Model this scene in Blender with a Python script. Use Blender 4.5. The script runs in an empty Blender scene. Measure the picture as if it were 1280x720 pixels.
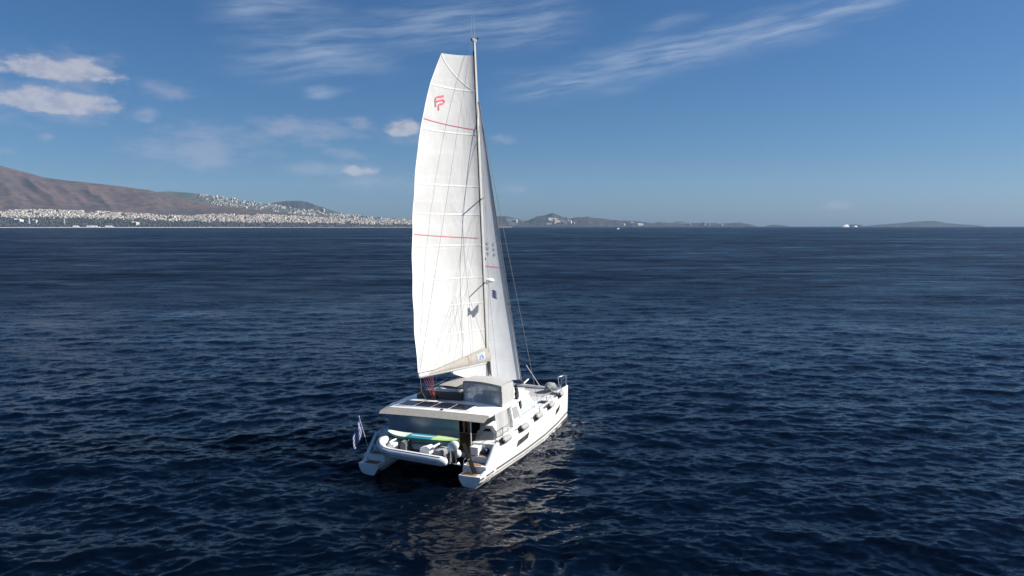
import bpy, bmesh, math, random
import numpy as np
from mathutils import Vector, Matrix
R = math.radians
sc = bpy.context.scene
col = sc.collection

# ------------------------------------------------------------------ camera
CAM_H = 12.05
cd = bpy.data.cameras.new('camera'); cam = bpy.data.objects.new('camera', cd); col.objects.link(cam)
cd.sensor_width = 36.0; cd.lens = 36.0 * 930 / 1280
cd.clip_start = 0.5; cd.clip_end = 80000
cam.location = (0, 0, CAM_H); cam.rotation_euler = (R(90) - math.atan(77.5 / 930), 0, 0)
sc.camera = cam

# ------------------------------------------------------------------ sun, exposure
SUN_AZ, SUN_EL = 88.0, 38.0            # degrees clockwise from +Y, above the horizon
SKY_STRENGTH, SUN_STRENGTH = 0.05, 5.0
EXPOSURE = 0.90
sl = bpy.data.lights.new('sun', 'SUN'); so = bpy.data.objects.new('sun', sl); col.objects.link(so)
sl.energy = SUN_STRENGTH; sl.angle = R(0.55); sl.color = (1.0, 0.96, 0.90)
sdir = Vector((math.sin(R(SUN_AZ)) * math.cos(R(SUN_EL)), math.cos(R(SUN_AZ)) * math.cos(R(SUN_EL)), math.sin(R(SUN_EL))))
so.rotation_euler = sdir.to_track_quat('Z', 'Y').to_euler()
so.location = (60, 20, 60)
sc.view_settings.view_transform = 'Standard'; sc.view_settings.look = 'None'
sc.view_settings.exposure = EXPOSURE; sc.view_settings.gamma = 1.0
sc.view_settings.use_curve_mapping = False

# ------------------------------------------------------------------ world: sky with clouds
w = bpy.data.worlds.new('World'); sc.world = w; w.use_nodes = True
nt = w.node_tree; nt.nodes.clear()


class NG:
    """tiny node graph writer"""
    def __init__(s, nt): s.nt = nt; s.L = nt.links
    def n(s, t, **k):
        x = s.nt.nodes.new(t)
        for a, b in k.items(): setattr(x, a, b)
        return x
    def put(s, sock, v):
        if v is None: return
        if hasattr(v, 'is_output'): s.L.new(v, sock)
        else: sock.default_value = v
    def m(s, op, a=None, b=None, c=None, clamp=False):
        x = s.n('ShaderNodeMath', operation=op, use_clamp=clamp)
        for i, v in enumerate((a, b, c)): s.put(x.inputs[i], v)
        return x.outputs[0]
    def v(s, op, a=None, b=None):
        x = s.n('ShaderNodeVectorMath', operation=op)
        s.put(x.inputs[0], a)
        if b is not None: s.put(x.inputs[1], b)
        return x.outputs['Value'] if op in ('LENGTH', 'DOT_PRODUCT') else x.outputs[0]
    def noise(s, vec, scale, detail=4, rough=.55, dist=0.0, color=False):
        x = s.n('ShaderNodeTexNoise'); s.put(x.inputs['Vector'], vec)
        x.inputs['Scale'].default_value = scale; x.inputs['Detail'].default_value = detail
        x.inputs['Roughness'].default_value = rough; x.inputs['Distortion'].default_value = dist
        return x.outputs['Color' if color else 'Fac']
    def ramp(s, f, a, b, c0=0.0, c1=1.0, smooth=True):
        x = s.n('ShaderNodeMapRange', interpolation_type='SMOOTHSTEP' if smooth else 'LINEAR')
        s.put(x.inputs[0], f)
        for i, v in zip((1, 2, 3, 4), (a, b, c0, c1)): s.put(x.inputs[i], v)
        return x.outputs[0]
    def mix(s, f, a, b):
        x = s.n('ShaderNodeMix', data_type='RGBA'); s.put(x.inputs[0], f)
        s.put(x.inputs[6], a); s.put(x.inputs[7], b)
        return x.outputs[2]
    def xyz(s, a, b, c):
        x = s.n('ShaderNodeCombineXYZ')
        for i, v in enumerate((a, b, c)): s.put(x.inputs[i], v)
        return x.outputs[0]
    def sep(s, v):
        x = s.n('ShaderNodeSeparateXYZ'); s.put(x.inputs[0], v); return x.outputs


def build_sky():
    g = NG(nt)
    sky = g.n('ShaderNodeTexSky', sky_type='NISHITA', sun_disc=False)
    sky.sun_elevation = R(SUN_EL); sky.sun_rotation = R(SUN_AZ)
    sky.altitude = 10; sky.air_density = 0.95; sky.dust_density = 0.8; sky.ozone_density = 10.0
    tc = g.n('ShaderNodeTexCoord')
    d = tc.outputs['Generated']
    X, Y, Z = g.sep(d)
    az = g.m('ARCTAN2', X, Y); el = g.m('ARCSINE', Z)
    p = g.xyz(az, el, 0.0)
    # heaps of cumulus: (azimuth, elevation, half width, half height, weight) in degrees
    cum = [(-30.90, 9.84, 5.79, 1.51, 1.05), (-31.08, 7.79, 6.09, 1.51, 1.05), (-24.41, 9.22, 2.45, 0.67, 0.72), (-25.86, 7.49, 1.3, 0.55, 0.72), (-15.13, 7.12, 5.74, 0.83, 0.74), (-11.38, 7.52, 1.89, 0.54, 0.8), (-23.03, 5.15, 5.74, 1.19, 0.78), (-8.03, 7.13, 2.17, 1.22, 0.95), (-11.32, 4.08, 2.72, 0.72, 0.9), (-14.34, 4.09, 3.01, 0.66, 0.72), (-31.7, 5.68, 0.8, 0.31, 0.62), (-12.58, 5.35, 2.46, 0.48, 0.62), (-34.01, 4.79, 0.76, 0.31, 0.6), (0.0, 2.77, 1.72, 0.49, 0.58), (-0.61, 6.61, 1.48, 0.43, 0.52), (23.57, 1.43, 1.14, 0.34, 0.66), (-9.68, 3.27, 8.98, 0.91, 0.47), (-19.84, 6.27, 9.27, 1.39, 0.48), (-39.82, 7.93, 2.91, 0.95, 0.9), (45.55, 4.34, 3.63, 0.78, 0.7)]
    warp = g.noise(p, 26.0, 5, .6, color=True)
    pw = g.v('ADD', p, g.v('MULTIPLY', g.v('SUBTRACT', warp, (.5, .5, .5)), (.03, .014, 0)))
    best = None; soft = None
    for a, e, hw, hh, wt in cum:
        q = g.v('MULTIPLY', g.v('SUBTRACT', pw, (R(a), R(e), 0)), (1 / R(hw), 1 / R(hh), 0))
        L = g.v('LENGTH', g.v('ADD', q, g.v('MULTIPLY', g.v('MINIMUM', q, (9, 0, 9)), (0, .7, 0))))
        if wt >= .85:
            mk = g.m('MULTIPLY', g.ramp(L, 1.05, .15), wt)
            best = mk if best is None else g.m('MAXIMUM', best, mk)
        L2 = g.v('LENGTH', g.v('MULTIPLY', q, (.80, .62, 0)))
        mk = g.m('MULTIPLY', g.ramp(L2, 1.1, .0), wt * (.62 if wt > .85 else 1.0))
        soft = mk if soft is None else g.m('MAXIMUM', soft, mk)
    puff = g.noise(g.v('MULTIPLY', p, (1, 2.0, 1)), 40.0, 7, .64)
    fluff = g.noise(g.v('MULTIPLY', p, (1, 2.6, 1)), 22.0, 6, .62)
    dens = g.ramp(g.m('ADD', best, g.m('MULTIPLY', g.m('SUBTRACT', puff, .5), 1.75)), .26, .92)
    dens = g.m('MULTIPLY', g.m('MULTIPLY', dens, g.ramp(best, .0, .25)), .74)
    sdens = g.ramp(g.m('ADD', soft, g.m('MULTIPLY', g.m('SUBTRACT', fluff, .5), 1.7)), .10, 1.0)
    sdens = g.m('MULTIPLY', g.m('MULTIPLY', sdens, g.ramp(soft, .0, .3)), .50)
    ccol = g.mix(g.ramp(puff, .38, .60), (.42, .43, .52, 1), (.56, .55, .595, 1))
    # cirrus: a high sheet, streaked, patchy
    cir = [(-17.7, 15.04, 5.03, 1.06, 0.8), (-14.16, 12.62, 7.24, 2.51, 0.8), (-4.79, 14.72, 8.56, 2.09, 0.7), (0.6, 14.88, 5.85, 2.34, 0.66), (4.52, 10.71, 5.82, 1.35, 0.95), (11.59, 12.42, 7.68, 1.63, 1.0), (18.28, 13.64, 6.39, 1.35, 0.95), (23.72, 14.48, 5.42, 1.02, 0.85), (-13.93, 9.76, 2.09, 0.48, 0.75), (11.84, 14.58, 2.48, 0.48, 0.5), (27.92, 17.87, 6.73, 2.18, 0.6)]
    sh = g.xyz(g.m('ADD', az, g.m('MULTIPLY', el, .6)), g.m('SUBTRACT', el, g.m('MULTIPLY', az, .13)), 0.0)
    wv = g.noise(g.v('MULTIPLY', sh, (1, 3, 1)), 9.0, 3, .5, color=True)
    sw = g.v('ADD', p, g.v('MULTIPLY', g.v('SUBTRACT', wv, (.5, .5, .5)), (.10, .03, 0)))
    cb = None
    for a, e, hw, hh, wt in cir:
        q = g.v('SUBTRACT', sw, (R(a), R(e), 0))
        qx, qy, _ = g.sep(q)
        qy = g.m('SUBTRACT', qy, g.m('MULTIPLY', qx, .10))
        L = g.v('LENGTH', g.xyz(g.m('MULTIPLY', qx, 1 / R(hw)), g.m('MULTIPLY', qy, 1 / R(hh)), 0.0))
        mk = g.m('MULTIPLY', g.ramp(L, 1.25, .0), wt)
        cb = mk if cb is None else g.m('MAXIMUM', cb, mk)
    streak = g.noise(g.v('ADD', g.v('MULTIPLY', sh, (1.0, 11.0, 1)), g.v('MULTIPLY', wv, (0.05, .22, 0))), 8.0, 7, .62)
    cd_ = g.m('MULTIPLY', cb, g.ramp(streak, .28, .72))
    cd_ = g.m('MULTIPLY', cd_, .58)
    # clouds and sky mixed, the clouds scaled to the sky's own radiance units
    scl = .52 / SKY_STRENGTH
    tone = g.n('ShaderNodeHueSaturation'); tone.inputs['Saturation'].default_value = 1.10; tone.inputs['Value'].default_value = .86
    g.L.new(sky.outputs[0], tone.inputs['Color'])
    c1 = g.mix(cd_, tone.outputs[0], (.56 * scl, .64 * scl, .76 * scl, 1))
    c1 = g.mix(sdens, c1, (.43 * scl, .445 * scl, .56 * scl, 1))
    c2 = g.mix(dens, c1, g.v('MULTIPLY', ccol, (scl, scl, scl)))
    bg = g.n('ShaderNodeBackground'); g.L.new(c2, bg.inputs[0]); bg.inputs[1].default_value = SKY_STRENGTH
    out = g.n('ShaderNodeOutputWorld'); g.L.new(bg.outputs[0], out.inputs[0])


build_sky()

# ------------------------------------------------------------------ materials
def mat(name, c, rough=.5, var=.06, scale=3.0, bump=0.0, bscale=40.0, metal=0.0, spec=.5, coat=0.0):
    m = bpy.data.materials.new(name); m.use_nodes = True
    g = NG(m.node_tree); b = m.node_tree.nodes['Principled BSDF']
    tc = g.n('ShaderNodeTexCoord')
    f = g.noise(tc.outputs['Object'], scale, 5, .6)
    lo = tuple(max(0, x * (1 - var)) for x in c) + (1,); hi = tuple(min(1, x * (1 + var)) for x in c) + (1,)
    g.L.new(g.mix(g.ramp(f, .3, .7), lo, hi), b.inputs['Base Color'])
    b.inputs['Roughness'].default_value = rough; b.inputs['Metallic'].default_value = metal
    b.inputs['Specular IOR Level'].default_value = spec
    if coat: b.inputs['Coat Weight'].default_value = coat
    if bump:
        bp = g.n('ShaderNodeBump'); bp.inputs['Strength'].default_value = 1.0; bp.inputs['Distance'].default_value = bump
        g.L.new(g.noise(tc.outputs['Object'], bscale, 4, .6), bp.inputs['Height']); g.L.new(bp.outputs[0], b.inputs['Normal'])
    return m


M = dict(
    gel=mat('gelcoat', (.77, .765, .74), .28, .06, .9, coat=.3),
    deck=mat('deck_nonskid', (.46, .46, .45), .6, .05, 4, .004, 120),
    cream=mat('canvas_cream', (.31, .285, .245), .85, .07, 5, .008, 60),
    greycanvas=mat('canvas_grey', (.345, .345, .335), .85, .06, 4, .008, 50),
    olive=mat('canvas_olive', (.29, .275, .245), .85, .08, 5, .006, 60),
    darkcanvas=mat('canvas_charcoal', (.055, .058, .062), .8, .15, 6, .01, 30),
    midgrey=mat('cushion_grey', (.23, .235, .24), .8, .1, 6, .008, 30),
    lightgrey=mat('mesh_cover', (.36, .385, .41), .7, .05, 6, .003, 150),
    stripe=mat('boot_stripe', (.075, .06, .05), .4, .1, 4),
    antifoul=mat('antifouling', (.06, .045, .04), .7, .2, 4),
    darkglass=mat('dark_glass', (.012, .014, .017), .06, .1, 3, spec=.6),
    portlight=mat('smoked_glass', (.060, .055, .050), .12, .35, 1.2, spec=.6),
    solar=mat('solar_panel', (.012, .014, .022), .16, .2, 8, spec=.35),
    teak=mat('teak', (.25, .135, .07), .7, .25, 9, .004, 60),
    alu=mat('mast_alloy', (.60, .59, .57), .4, .04, 2, metal=.25),
    spar=mat('mast_paint', (.40, .39, .37), .45, .08, 2),
    batten=mat('batten_pocket', (.64, .635, .62), .7, .05, 2),
    plank=mat('gangway_tread', (.014, .014, .015), 1.0, .3, 20, spec=0.0),
    steel=mat('stainless', (.62, .62, .62), .22, .05, 4, metal=1.0),
    rope=mat('rope_grey', (.17, .165, .16), .8, .15, 20),
    ropew=mat('rope_white', (.55, .53, .50), .8, .15, 20),
    ropered=mat('rope_red', (.36, .07, .06), .8, .2, 20),
    black=mat('black_plastic', (.02, .02, .021), .45, .15, 8),
    tube=mat('inflatable_tube', (.56, .58, .60), .45, .05, 3, .003, 20),
    tubeg=mat('inflatable_grey', (.11, .115, .12), .6, .1, 5),
    vinylw=mat('white_vinyl', (.78, .77, .74), .45, .04, 3),
    fend=mat('fender_cover', (.27, .27, .268), .75, .07, 5, .006, 50),
    green=mat('board_green', (.03, .19, .11), .3, .08, 3),
    teal=mat('board_teal', (.012, .16, .24), .6, .1, 8),
    lime=mat('board_lime', (.38, .56, .19), .3, .05, 3),
    boardw=mat('board_white', (.62, .66, .56), .3, .05, 3),
    red=mat('sail_red', (.60, .13, .16), .7, .05, 3),
    blue=mat('logo_blue', (.05, .12, .34), .7, .05, 3),
    towel=mat('towel_brown', (.30, .14, .06), .9, .2, 14, .01, 40),
    net=mat('trampoline_net', (.30, .30, .31), .8, .12, 20, .01, 60),
    inkgrey=mat('sail_ink', (.34, .35, .38), .7, .1, 9),
)


def sail_mat(name, base=(.715, .705, .675), trans=.30):
    m = bpy.data.materials.new(name); m.use_nodes = True
    t = m.node_tree; t.nodes.clear(); g = NG(t)
    uv = g.n('ShaderNodeUVMap'); U, V, _ = g.sep(uv.outputs[0])
    tc = g.n('ShaderNodeTexCoord')
    n1 = g.noise(tc.outputs['Object'], .9, 5, .6)
    c = g.mix(g.ramp(n1, .3, .7), tuple(x * .92 for x in base) + (1,), base + (1,))
    # cloth panels: crosscut seams, faintly denser cloth every second panel
    k = g.m('FRACT', g.m('ADD', g.m('MULTIPLY', V, 13.0), g.m('MULTIPLY', U, .12)))
    s1 = g.ramp(g.m('ABSOLUTE', g.m('SUBTRACT', k, .5)), .465, .49)
    c = g.mix(g.m('MULTIPLY', s1, .30), c, (.52, .51, .49, 1))
    wr = g.n('ShaderNodeBump'); wr.inputs['Strength'].default_value = .5; wr.inputs['Distance'].default_value = .09
    mp = g.v('MULTIPLY', tc.outputs['Object'], (.9, .9, .28))
    g.L.new(g.noise(mp, 1.1, 4, .55, .8), wr.inputs['Height'])
    dif = g.n('ShaderNodeBsdfPrincipled'); g.L.new(c, dif.inputs['Base Color']); dif.inputs['Roughness'].default_value = .55
    dif.inputs['Specular IOR Level'].default_value = .3
    tr = g.n('ShaderNodeBsdfTranslucent'); g.L.new(c, tr.inputs[0])
    g.L.new(wr.outputs[0], dif.inputs['Normal']); g.L.new(wr.outputs[0], tr.inputs['Normal'])
    mx = g.n('ShaderNodeMixShader')
    g.put(mx.inputs[0], g.m('SUBTRACT', trans, g.m('MULTIPLY', s1, .12)))
    g.L.new(dif.outputs[0], mx.inputs[1]); g.L.new(tr.outputs[0], mx.inputs[2])
    o = g.n('ShaderNodeOutputMaterial'); g.L.new(mx.outputs[0], o.inputs[0])
    return m


M['sail'] = sail_mat('sailcloth')
M['jib'] = sail_mat('jibcloth', (.80, .80, .79), .42)


def vinyl_mat():
    m = bpy.data.materials.new('clear_vinyl'); m.use_nodes = True
    t = m.node_tree; t.nodes.clear(); g = NG(t)
    tc = g.n('ShaderNodeTexCoord')
    n = g.noise(tc.outputs['Object'], 1.6, 4, .6, 1.0)
    bp = g.n('ShaderNodeBump'); bp.inputs['Distance'].default_value = .012; g.L.new(n, bp.inputs['Height'])
    d = g.n('ShaderNodeBsdfDiffuse'); d.inputs[0].default_value = (.13, .17, .215, 1)
    gl = g.n('ShaderNodeBsdfGlossy'); gl.inputs[0].default_value = (.8, .85, .9, 1); gl.inputs['Roughness'].default_value = .3
    tp = g.n('ShaderNodeBsdfTransparent'); tp.inputs[0].default_value = (.75, .8, .86, 1)
    g.L.new(bp.outputs[0], gl.inputs['Normal'])
    a = g.n('ShaderNodeMixShader'); a.inputs[0].default_value = .16; g.L.new(d.outputs[0], a.inputs[1]); g.L.new(tp.outputs[0], a.inputs[2])
    fr = g.n('ShaderNodeFresnel'); fr.inputs[0].default_value = 1.5; g.L.new(bp.outputs[0], fr.inputs['Normal'])
    b = g.n('ShaderNodeMixShader'); g.put(b.inputs[0], g.m('ADD', fr.outputs[0], .10, clamp=True)); g.L.new(a.outputs[0], b.inputs[1]); g.L.new(gl.outputs[0], b.inputs[2])
    o = g.n('ShaderNodeOutputMaterial'); g.L.new(b.outputs[0], o.inputs[0])
    return m


M['vinyl'] = vinyl_mat()


def flag_mat():
    m = bpy.data.materials.new('striped_flag'); m.use_nodes = True
    g = NG(m.node_tree); b = m.node_tree.nodes['Principled BSDF']
    uv = g.n('ShaderNodeUVMap'); U, V, _ = g.sep(uv.outputs[0])
    st = g.m('MODULO', g.m('FLOOR', g.m('MULTIPLY', V, 9.0)), 2.0)            # 0 blue, 1 white
    can = g.m('MULTIPLY', g.m('LESS_THAN', U, .37), g.m('GREATER_THAN', V, .4444))
    cx = g.m('LESS_THAN', g.m('ABSOLUTE', g.m('SUBTRACT', U, .185)), .037)
    cy = g.m('LESS_THAN', g.m('ABSOLUTE', g.m('SUBTRACT', V, .722)), .0556)
    cross = g.m('MAXIMUM', cx, cy)
    f = g.m('ADD', g.m('MULTIPLY', can, cross), g.m('MULTIPLY', g.m('SUBTRACT', 1.0, can), st), clamp=True)
    g.L.new(g.mix(f, (.004, .024, .17, 1), (.30, .31, .35, 1)), b.inputs['Base Color'])
    b.inputs['Roughness'].default_value = .8
    return m


M['flag'] = flag_mat()

# ------------------------------------------------------------------ geometry helpers
class G:
    def __init__(s): s.bm = bmesh.new(); s.mi = 0
    def _m(s, fs):
        for f in fs: f.material_index = s.mi
    def box(s, x0, x1, y0, y1, z0, z1, bev=0.0, seg=2):
        t = bmesh.new(); bmesh.ops.create_cube(t, size=1.0)
        for v in t.verts:
            v.co = Vector((x0 + (v.co.x + .5) * (x1 - x0), y0 + (v.co.y + .5) * (y1 - y0), z0 + (v.co.z + .5) * (z1 - z0)))
        if bev: bmesh.ops.bevel(t, geom=list(t.edges), offset=bev, segments=seg, affect='EDGES', profile=.5)
        s.merge(t); return s
    def merge(s, t, mtx=None):
        vm = {v: s.bm.verts.new(mtx @ v.co if mtx else v.co) for v in t.verts}
        fs = []
        for f in t.faces:
            try: fs.append(s.bm.faces.new([vm[v] for v in f.verts]))
            except ValueError: pass
        s._m(fs); t.free()
    def loft(s, secs, closed=True, cap=True):
        rows = [[s.bm.verts.new(p) for p in sec] for sec in secs]; fs = []
        n = len(rows[0])
        for a, b in zip(rows, rows[1:]):
            for i in range(n if closed else n - 1):
                j = (i + 1) % n
                try: fs.append(s.bm.faces.new((a[i], a[j], b[j], b[i])))
                except ValueError: pass
        if cap and closed:
            for r in (rows[0], rows[-1]):
                try: fs.append(s.bm.faces.new(r))
                except ValueError: pass
        s._m(fs); return s
    def tube(s, pts, r, n=8, cap=True):
        pts = [Vector(p) for p in pts]; rr = r if isinstance(r, (list, tuple)) else [r] * len(pts)
        secs = []; ref = Vector((.31, .17, .93))
        for i, p in enumerate(pts):
            d = (pts[min(i + 1, len(pts) - 1)] - pts[max(i - 1, 0)]).normalized()
            if abs(d.dot(ref)) > .95: ref = Vector((.9, .3, .1))
            a = d.cross(ref).normalized(); b = d.cross(a); ref = -b if False else ref
            secs.append([p + (a * math.cos(2 * math.pi * k / n) + b * math.sin(2 * math.pi * k / n)) * rr[i] for k in range(n)])
        return s.loft(secs, True, cap)
    def prism(s, poly, d):
        d = Vector(d); a = [Vector(p) for p in poly]
        return s.loft([a, [p + d for p in a]], True, True)
    def ball(s, c, r, u=14, v=9, mtx=None):
        t = bmesh.new(); bmesh.ops.create_uvsphere(t, u_segments=u, v_segments=v, radius=1.0)
        r = r if isinstance(r, (list, tuple)) else (r, r, r)
        m = Matrix.Translation(c) @ (mtx or Matrix()) @ Matrix.Diagonal((r[0], r[1], r[2], 1))
        s.merge(t, m); return s
    def grid(s, fn, nu, nv, uv=True):
        V = [[s.bm.verts.new(fn(i / nu, j / nv)) for i in range(nu + 1)] for j in range(nv + 1)]
        lay = s.bm.loops.layers.uv.verify() if uv else None; fs = []
        for j in range(nv):
            for i in range(nu):
                q = ((i, j), (i + 1, j), (i + 1, j + 1), (i, j + 1))
                try: f = s.bm.faces.new([V[b][a] for a, b in q])
                except ValueError: continue
                if uv:
                    for l, (a, b) in zip(f.loops, q): l[lay].uv = (a / nu, b / nv)
                fs.append(f)
        s._m(fs); return s
    def build(s, name, mats, parent=None, smooth=True, org=None, angle=40):
        bm = s.bm
        bmesh.ops.recalc_face_normals(bm, faces=bm.faces)
        o3 = Vector(org) if org is not None else Vector(ORG.get(parent.name, (0, 0, 0)) if parent else (0, 0, 0))
        for v in bm.verts: v.co -= o3
        me = bpy.data.meshes.new(name); bm.to_mesh(me); bm.free()
        for m in (mats if isinstance(mats, list) else [mats]): me.materials.append(m)
        if smooth:
            me.polygons.foreach_set('use_smooth', [True] * len(me.polygons))
            try: me.set_sharp_from_angle(angle=R(angle))
            except Exception: pass
        o = bpy.data.objects.new(name, me); col.objects.link(o)
        if parent: o.parent = parent; ORG[o.name] = tuple(o3)
        return o


ORG = {}


def tag(o, label=None, cat=None, group=None, kind=None):
    if label: o['label'] = label
    if cat: o['category'] = cat
    if group: o['group'] = group
    if kind: o['kind'] = kind
    return o


def thing(name, base, label, cat, group=None, frame=None):
    """an Empty at the thing's base; base is in boat coordinates when frame is the boat matrix"""
    o = bpy.data.objects.new(name, None); o.empty_display_size = .3; col.objects.link(o)
    o.matrix_world = (frame or Matrix()) @ Matrix.Translation(base)
    ORG[o.name] = tuple(base)
    return tag(o, label, cat, group)


def lerp(tab, x):
    xs = [t[0] for t in tab]
    return float(np.interp(x, xs, [t[1] for t in tab]))


# boat frame: x forward from the transoms, y to port, z up from the waterline
BX, BY, PSI, HEEL = -4.55, 34.88, .419, .025
fw = Vector((math.sin(PSI), math.cos(PSI), 0)); pt = Vector((-math.cos(PSI), math.sin(PSI), 0))
c_, s_ = math.cos(HEEL), math.sin(HEEL)
by = pt * c_ + Vector((0, 0, -s_)); bz = pt * s_ + Vector((0, 0, c_))
BM = Matrix(((fw.x, by.x, bz.x, BX), (fw.y, by.y, bz.y, BY), (fw.z, by.z, bz.z, 0), (0, 0, 0, 1)))

# ------------------------------------------------------------------ the sea
BX, BY, PSI = -4.55, 34.88, .419
FWD = (math.sin(PSI), math.cos(PSI), 0.0); PORT = (-math.cos(PSI), math.sin(PSI), 0.0)


def build_sea():
    rng = np.random.default_rng(7)
    dep = np.concatenate([np.linspace(R(89), R(50), 14)[:-1], np.linspace(R(50), R(25), 30)[:-1], np.linspace(R(25), R(1.6), 520)[:-1], np.geomspace(R(1.6), math.atan(CAM_H / 16000), 75)])
    r = CAM_H / np.tan(dep)
    th = np.concatenate([np.linspace(-180, -62, 40)[:-1], np.linspace(-62, -42, 60)[:-1], np.linspace(-42, 42, 760)[:-1], np.linspace(42, 62, 60)[:-1], np.linspace(62, 180, 40)])
    th = np.radians(th)
    dr = np.gradient(r)[:, None]
    TH, RR = np.meshgrid(th, r)
    X = RR * np.sin(TH); Y = RR * np.cos(TH); Z = np.zeros_like(X); DX = np.zeros_like(X); DY = np.zeros_like(X)
    dth = np.gradient(th)[None, :]
    sp = np.maximum(np.abs(dr), RR * dth * .6)
    nw = 230
    lam = np.exp(rng.uniform(np.log(.32), np.log(5.2), nw)); lam[:10] = np.linspace(8, 21, 10)
    hd = np.radians(-90 + rng.normal(0, 38, nw))          # direction of travel, mostly towards the camera
    for i in range(nw):
        k = 2 * math.pi / lam[i]
        st = .0185 * min(1.0, (lam[i] / .5) ** .3) * (1 if lam[i] < 1.6 else .66 if lam[i] < 7 else .50) * rng.uniform(.5, 1.4)
        a = st / k
        wgt = np.clip((lam[i] / sp - 1.7) / 2.2, 0, 1)
        if wgt.max() <= 0: continue
        kx, ky = math.cos(hd[i]), math.sin(hd[i])
        ph = k * (kx * X + ky * Y) + rng.uniform(0, 2 * math.pi)
        Z += wgt * a * np.cos(ph)
        sn = wgt * a * np.sin(ph) * .85
        DX -= kx * sn; DY -= ky * sn
    # gusty patches
    g1 = 1 + .28 * np.sin(X * .043 + 1.3 + .9 * np.sin(Y * .031)) * np.sin(Y * .057 + .4 + .7 * np.sin(X * .023))
    Z *= g1; X = X + DX * g1; Y = Y + DY * g1
    n, m = X.shape
    co = np.stack([X, Y, Z], 2).reshape(-1, 3).astype(np.float32)
    idx = np.arange(n * m).reshape(n, m)
    q = np.stack([idx[:-1, :-1], idx[1:, :-1], idx[1:, 1:], idx[:-1, 1:]], 2).reshape(-1, 4).astype(np.int32)
    me = bpy.data.meshes.new('sea')
    me.vertices.add(len(co)); me.vertices.foreach_set('co', co.ravel())
    me.loops.add(q.size); me.loops.foreach_set('vertex_index', q.ravel())
    me.polygons.add(len(q)); me.polygons.foreach_set('loop_start', np.arange(0, q.size, 4, dtype=np.int32))
    me.polygons.foreach_set('use_smooth', np.ones(len(q), dtype=bool))
    me.update(calc_edges=True); me.validate()
    if me.polygons[len(q) // 2].normal.z < 0: me.flip_normals()
    o = bpy.data.objects.new('sea', me); col.objects.link(o); o['kind'] = 'structure'
    m_ = bpy.data.materials.new('sea_water'); m_.use_nodes = True; t = m_.node_tree
    g = NG(t); b = t.nodes['Principled BSDF']
    geo = g.n('ShaderNodeNewGeometry'); P = geo.outputs['Position']
    big = g.noise(g.v('MULTIPLY', P, (.010, .022, 0)), 1.0, 3, .5)
    g.L.new(g.mix(g.ramp(big, .35, .65), (.0005, .0022, .0066, 1), (.0007, .0030, .0088, 1)), b.inputs['Base Color'])
    b.inputs['IOR'].default_value = 1.333; b.inputs['Specular IOR Level'].default_value = .162
    # thin foam left along the starboard hull
    xb = g.m('SUBTRACT', g.v('DOT_PRODUCT', P, tuple(FWD)), BX * FWD[0] + BY * FWD[1])
    yb = g.m('SUBTRACT', g.v('DOT_PRODUCT', P, tuple(PORT)), BX * PORT[0] + BY * PORT[1])
    edge = g.m('ADD', g.m('MULTIPLY', g.ramp(yb, -6.2, -3.3), g.ramp(yb, -2.0, -2.6)), 0.0)
    along = g.m('MULTIPLY', g.ramp(xb, -6, 9), g.ramp(xb, 14.2, 12.8))
    fo = g.noise(g.v('MULTIPLY', P, (1, 1, 0)), 2.6, 7, .72, 1.2)
    foam = g.m('MULTIPLY', g.m('MULTIPLY', edge, along), g.ramp(fo, .50, .72))
    fcol = g.mix(g.m('MULTIPLY', foam, .42), b.inputs['Base Color'].links[0].from_socket, (.55, .58, .60, 1))
    g.L.new(fcol, b.inputs['Base Color'])
    # capillary ripples as slopes (independent of distance)
    def slope(scale, amp, det=3, sx=.55):
        c = g.noise(g.v('MULTIPLY', P, (scale * sx, scale, 0)), 1.0, det, .6, .6, color=True)
        return g.v('MULTIPLY', g.v('SUBTRACT', c, (.5, .5, .5)), (amp * .8, amp, 0))
    dist = g.v('LENGTH', P)
    far = g.ramp(dist, 60, 220)
    # wind on the water: patches where the unresolved chop is rougher or calmer
    def patchn(scale, sx=.5, det=4): return g.m('SUBTRACT', g.noise(g.v('MULTIPLY', P, (scale * sx, scale, 0)), 1.0, det, .6, .4), .5)
    pz = g.m('ADD', g.m('ADD', patchn(.16), patchn(.045, .4)), g.m('MULTIPLY', patchn(.011, .35, 5), .9))
    rb = g.ramp(dist, 25, 190, .115, .385)
    g.L.new(g.m('MULTIPLY', rb, g.m('ADD', 1.0, g.m('MULTIPLY', pz, 1.3)), clamp=True), b.inputs['Roughness'])
    s = g.v('ADD', slope(5.5, .62, 4), slope(1.9, .66, 4))
    fs = g.v('ADD', g.v('ADD', slope(.36, .80, 5, .30), slope(.085, .75, 4, .22)), slope(.9, .45, 3, .3))
    fsc = g.n('ShaderNodeVectorMath', operation='SCALE'); g.L.new(fs, fsc.inputs[0]); g.L.new(far, fsc.inputs['Scale'])
    s = g.v('ADD', s, fsc.outputs[0])
    sc_ = g.n('ShaderNodeVectorMath', operation='SCALE'); g.L.new(s, sc_.inputs[0]); g.put(sc_.inputs['Scale'], g.m('ADD', 1.0, g.m('MULTIPLY', pz, 1.2)))
    N = g.v('NORMALIZE', g.v('ADD', geo.outputs['Normal'], sc_.outputs[0]))
    g.L.new(N, b.inputs['Normal'])
    me.materials.append(m_)
    return o


sea = build_sea()

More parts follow.
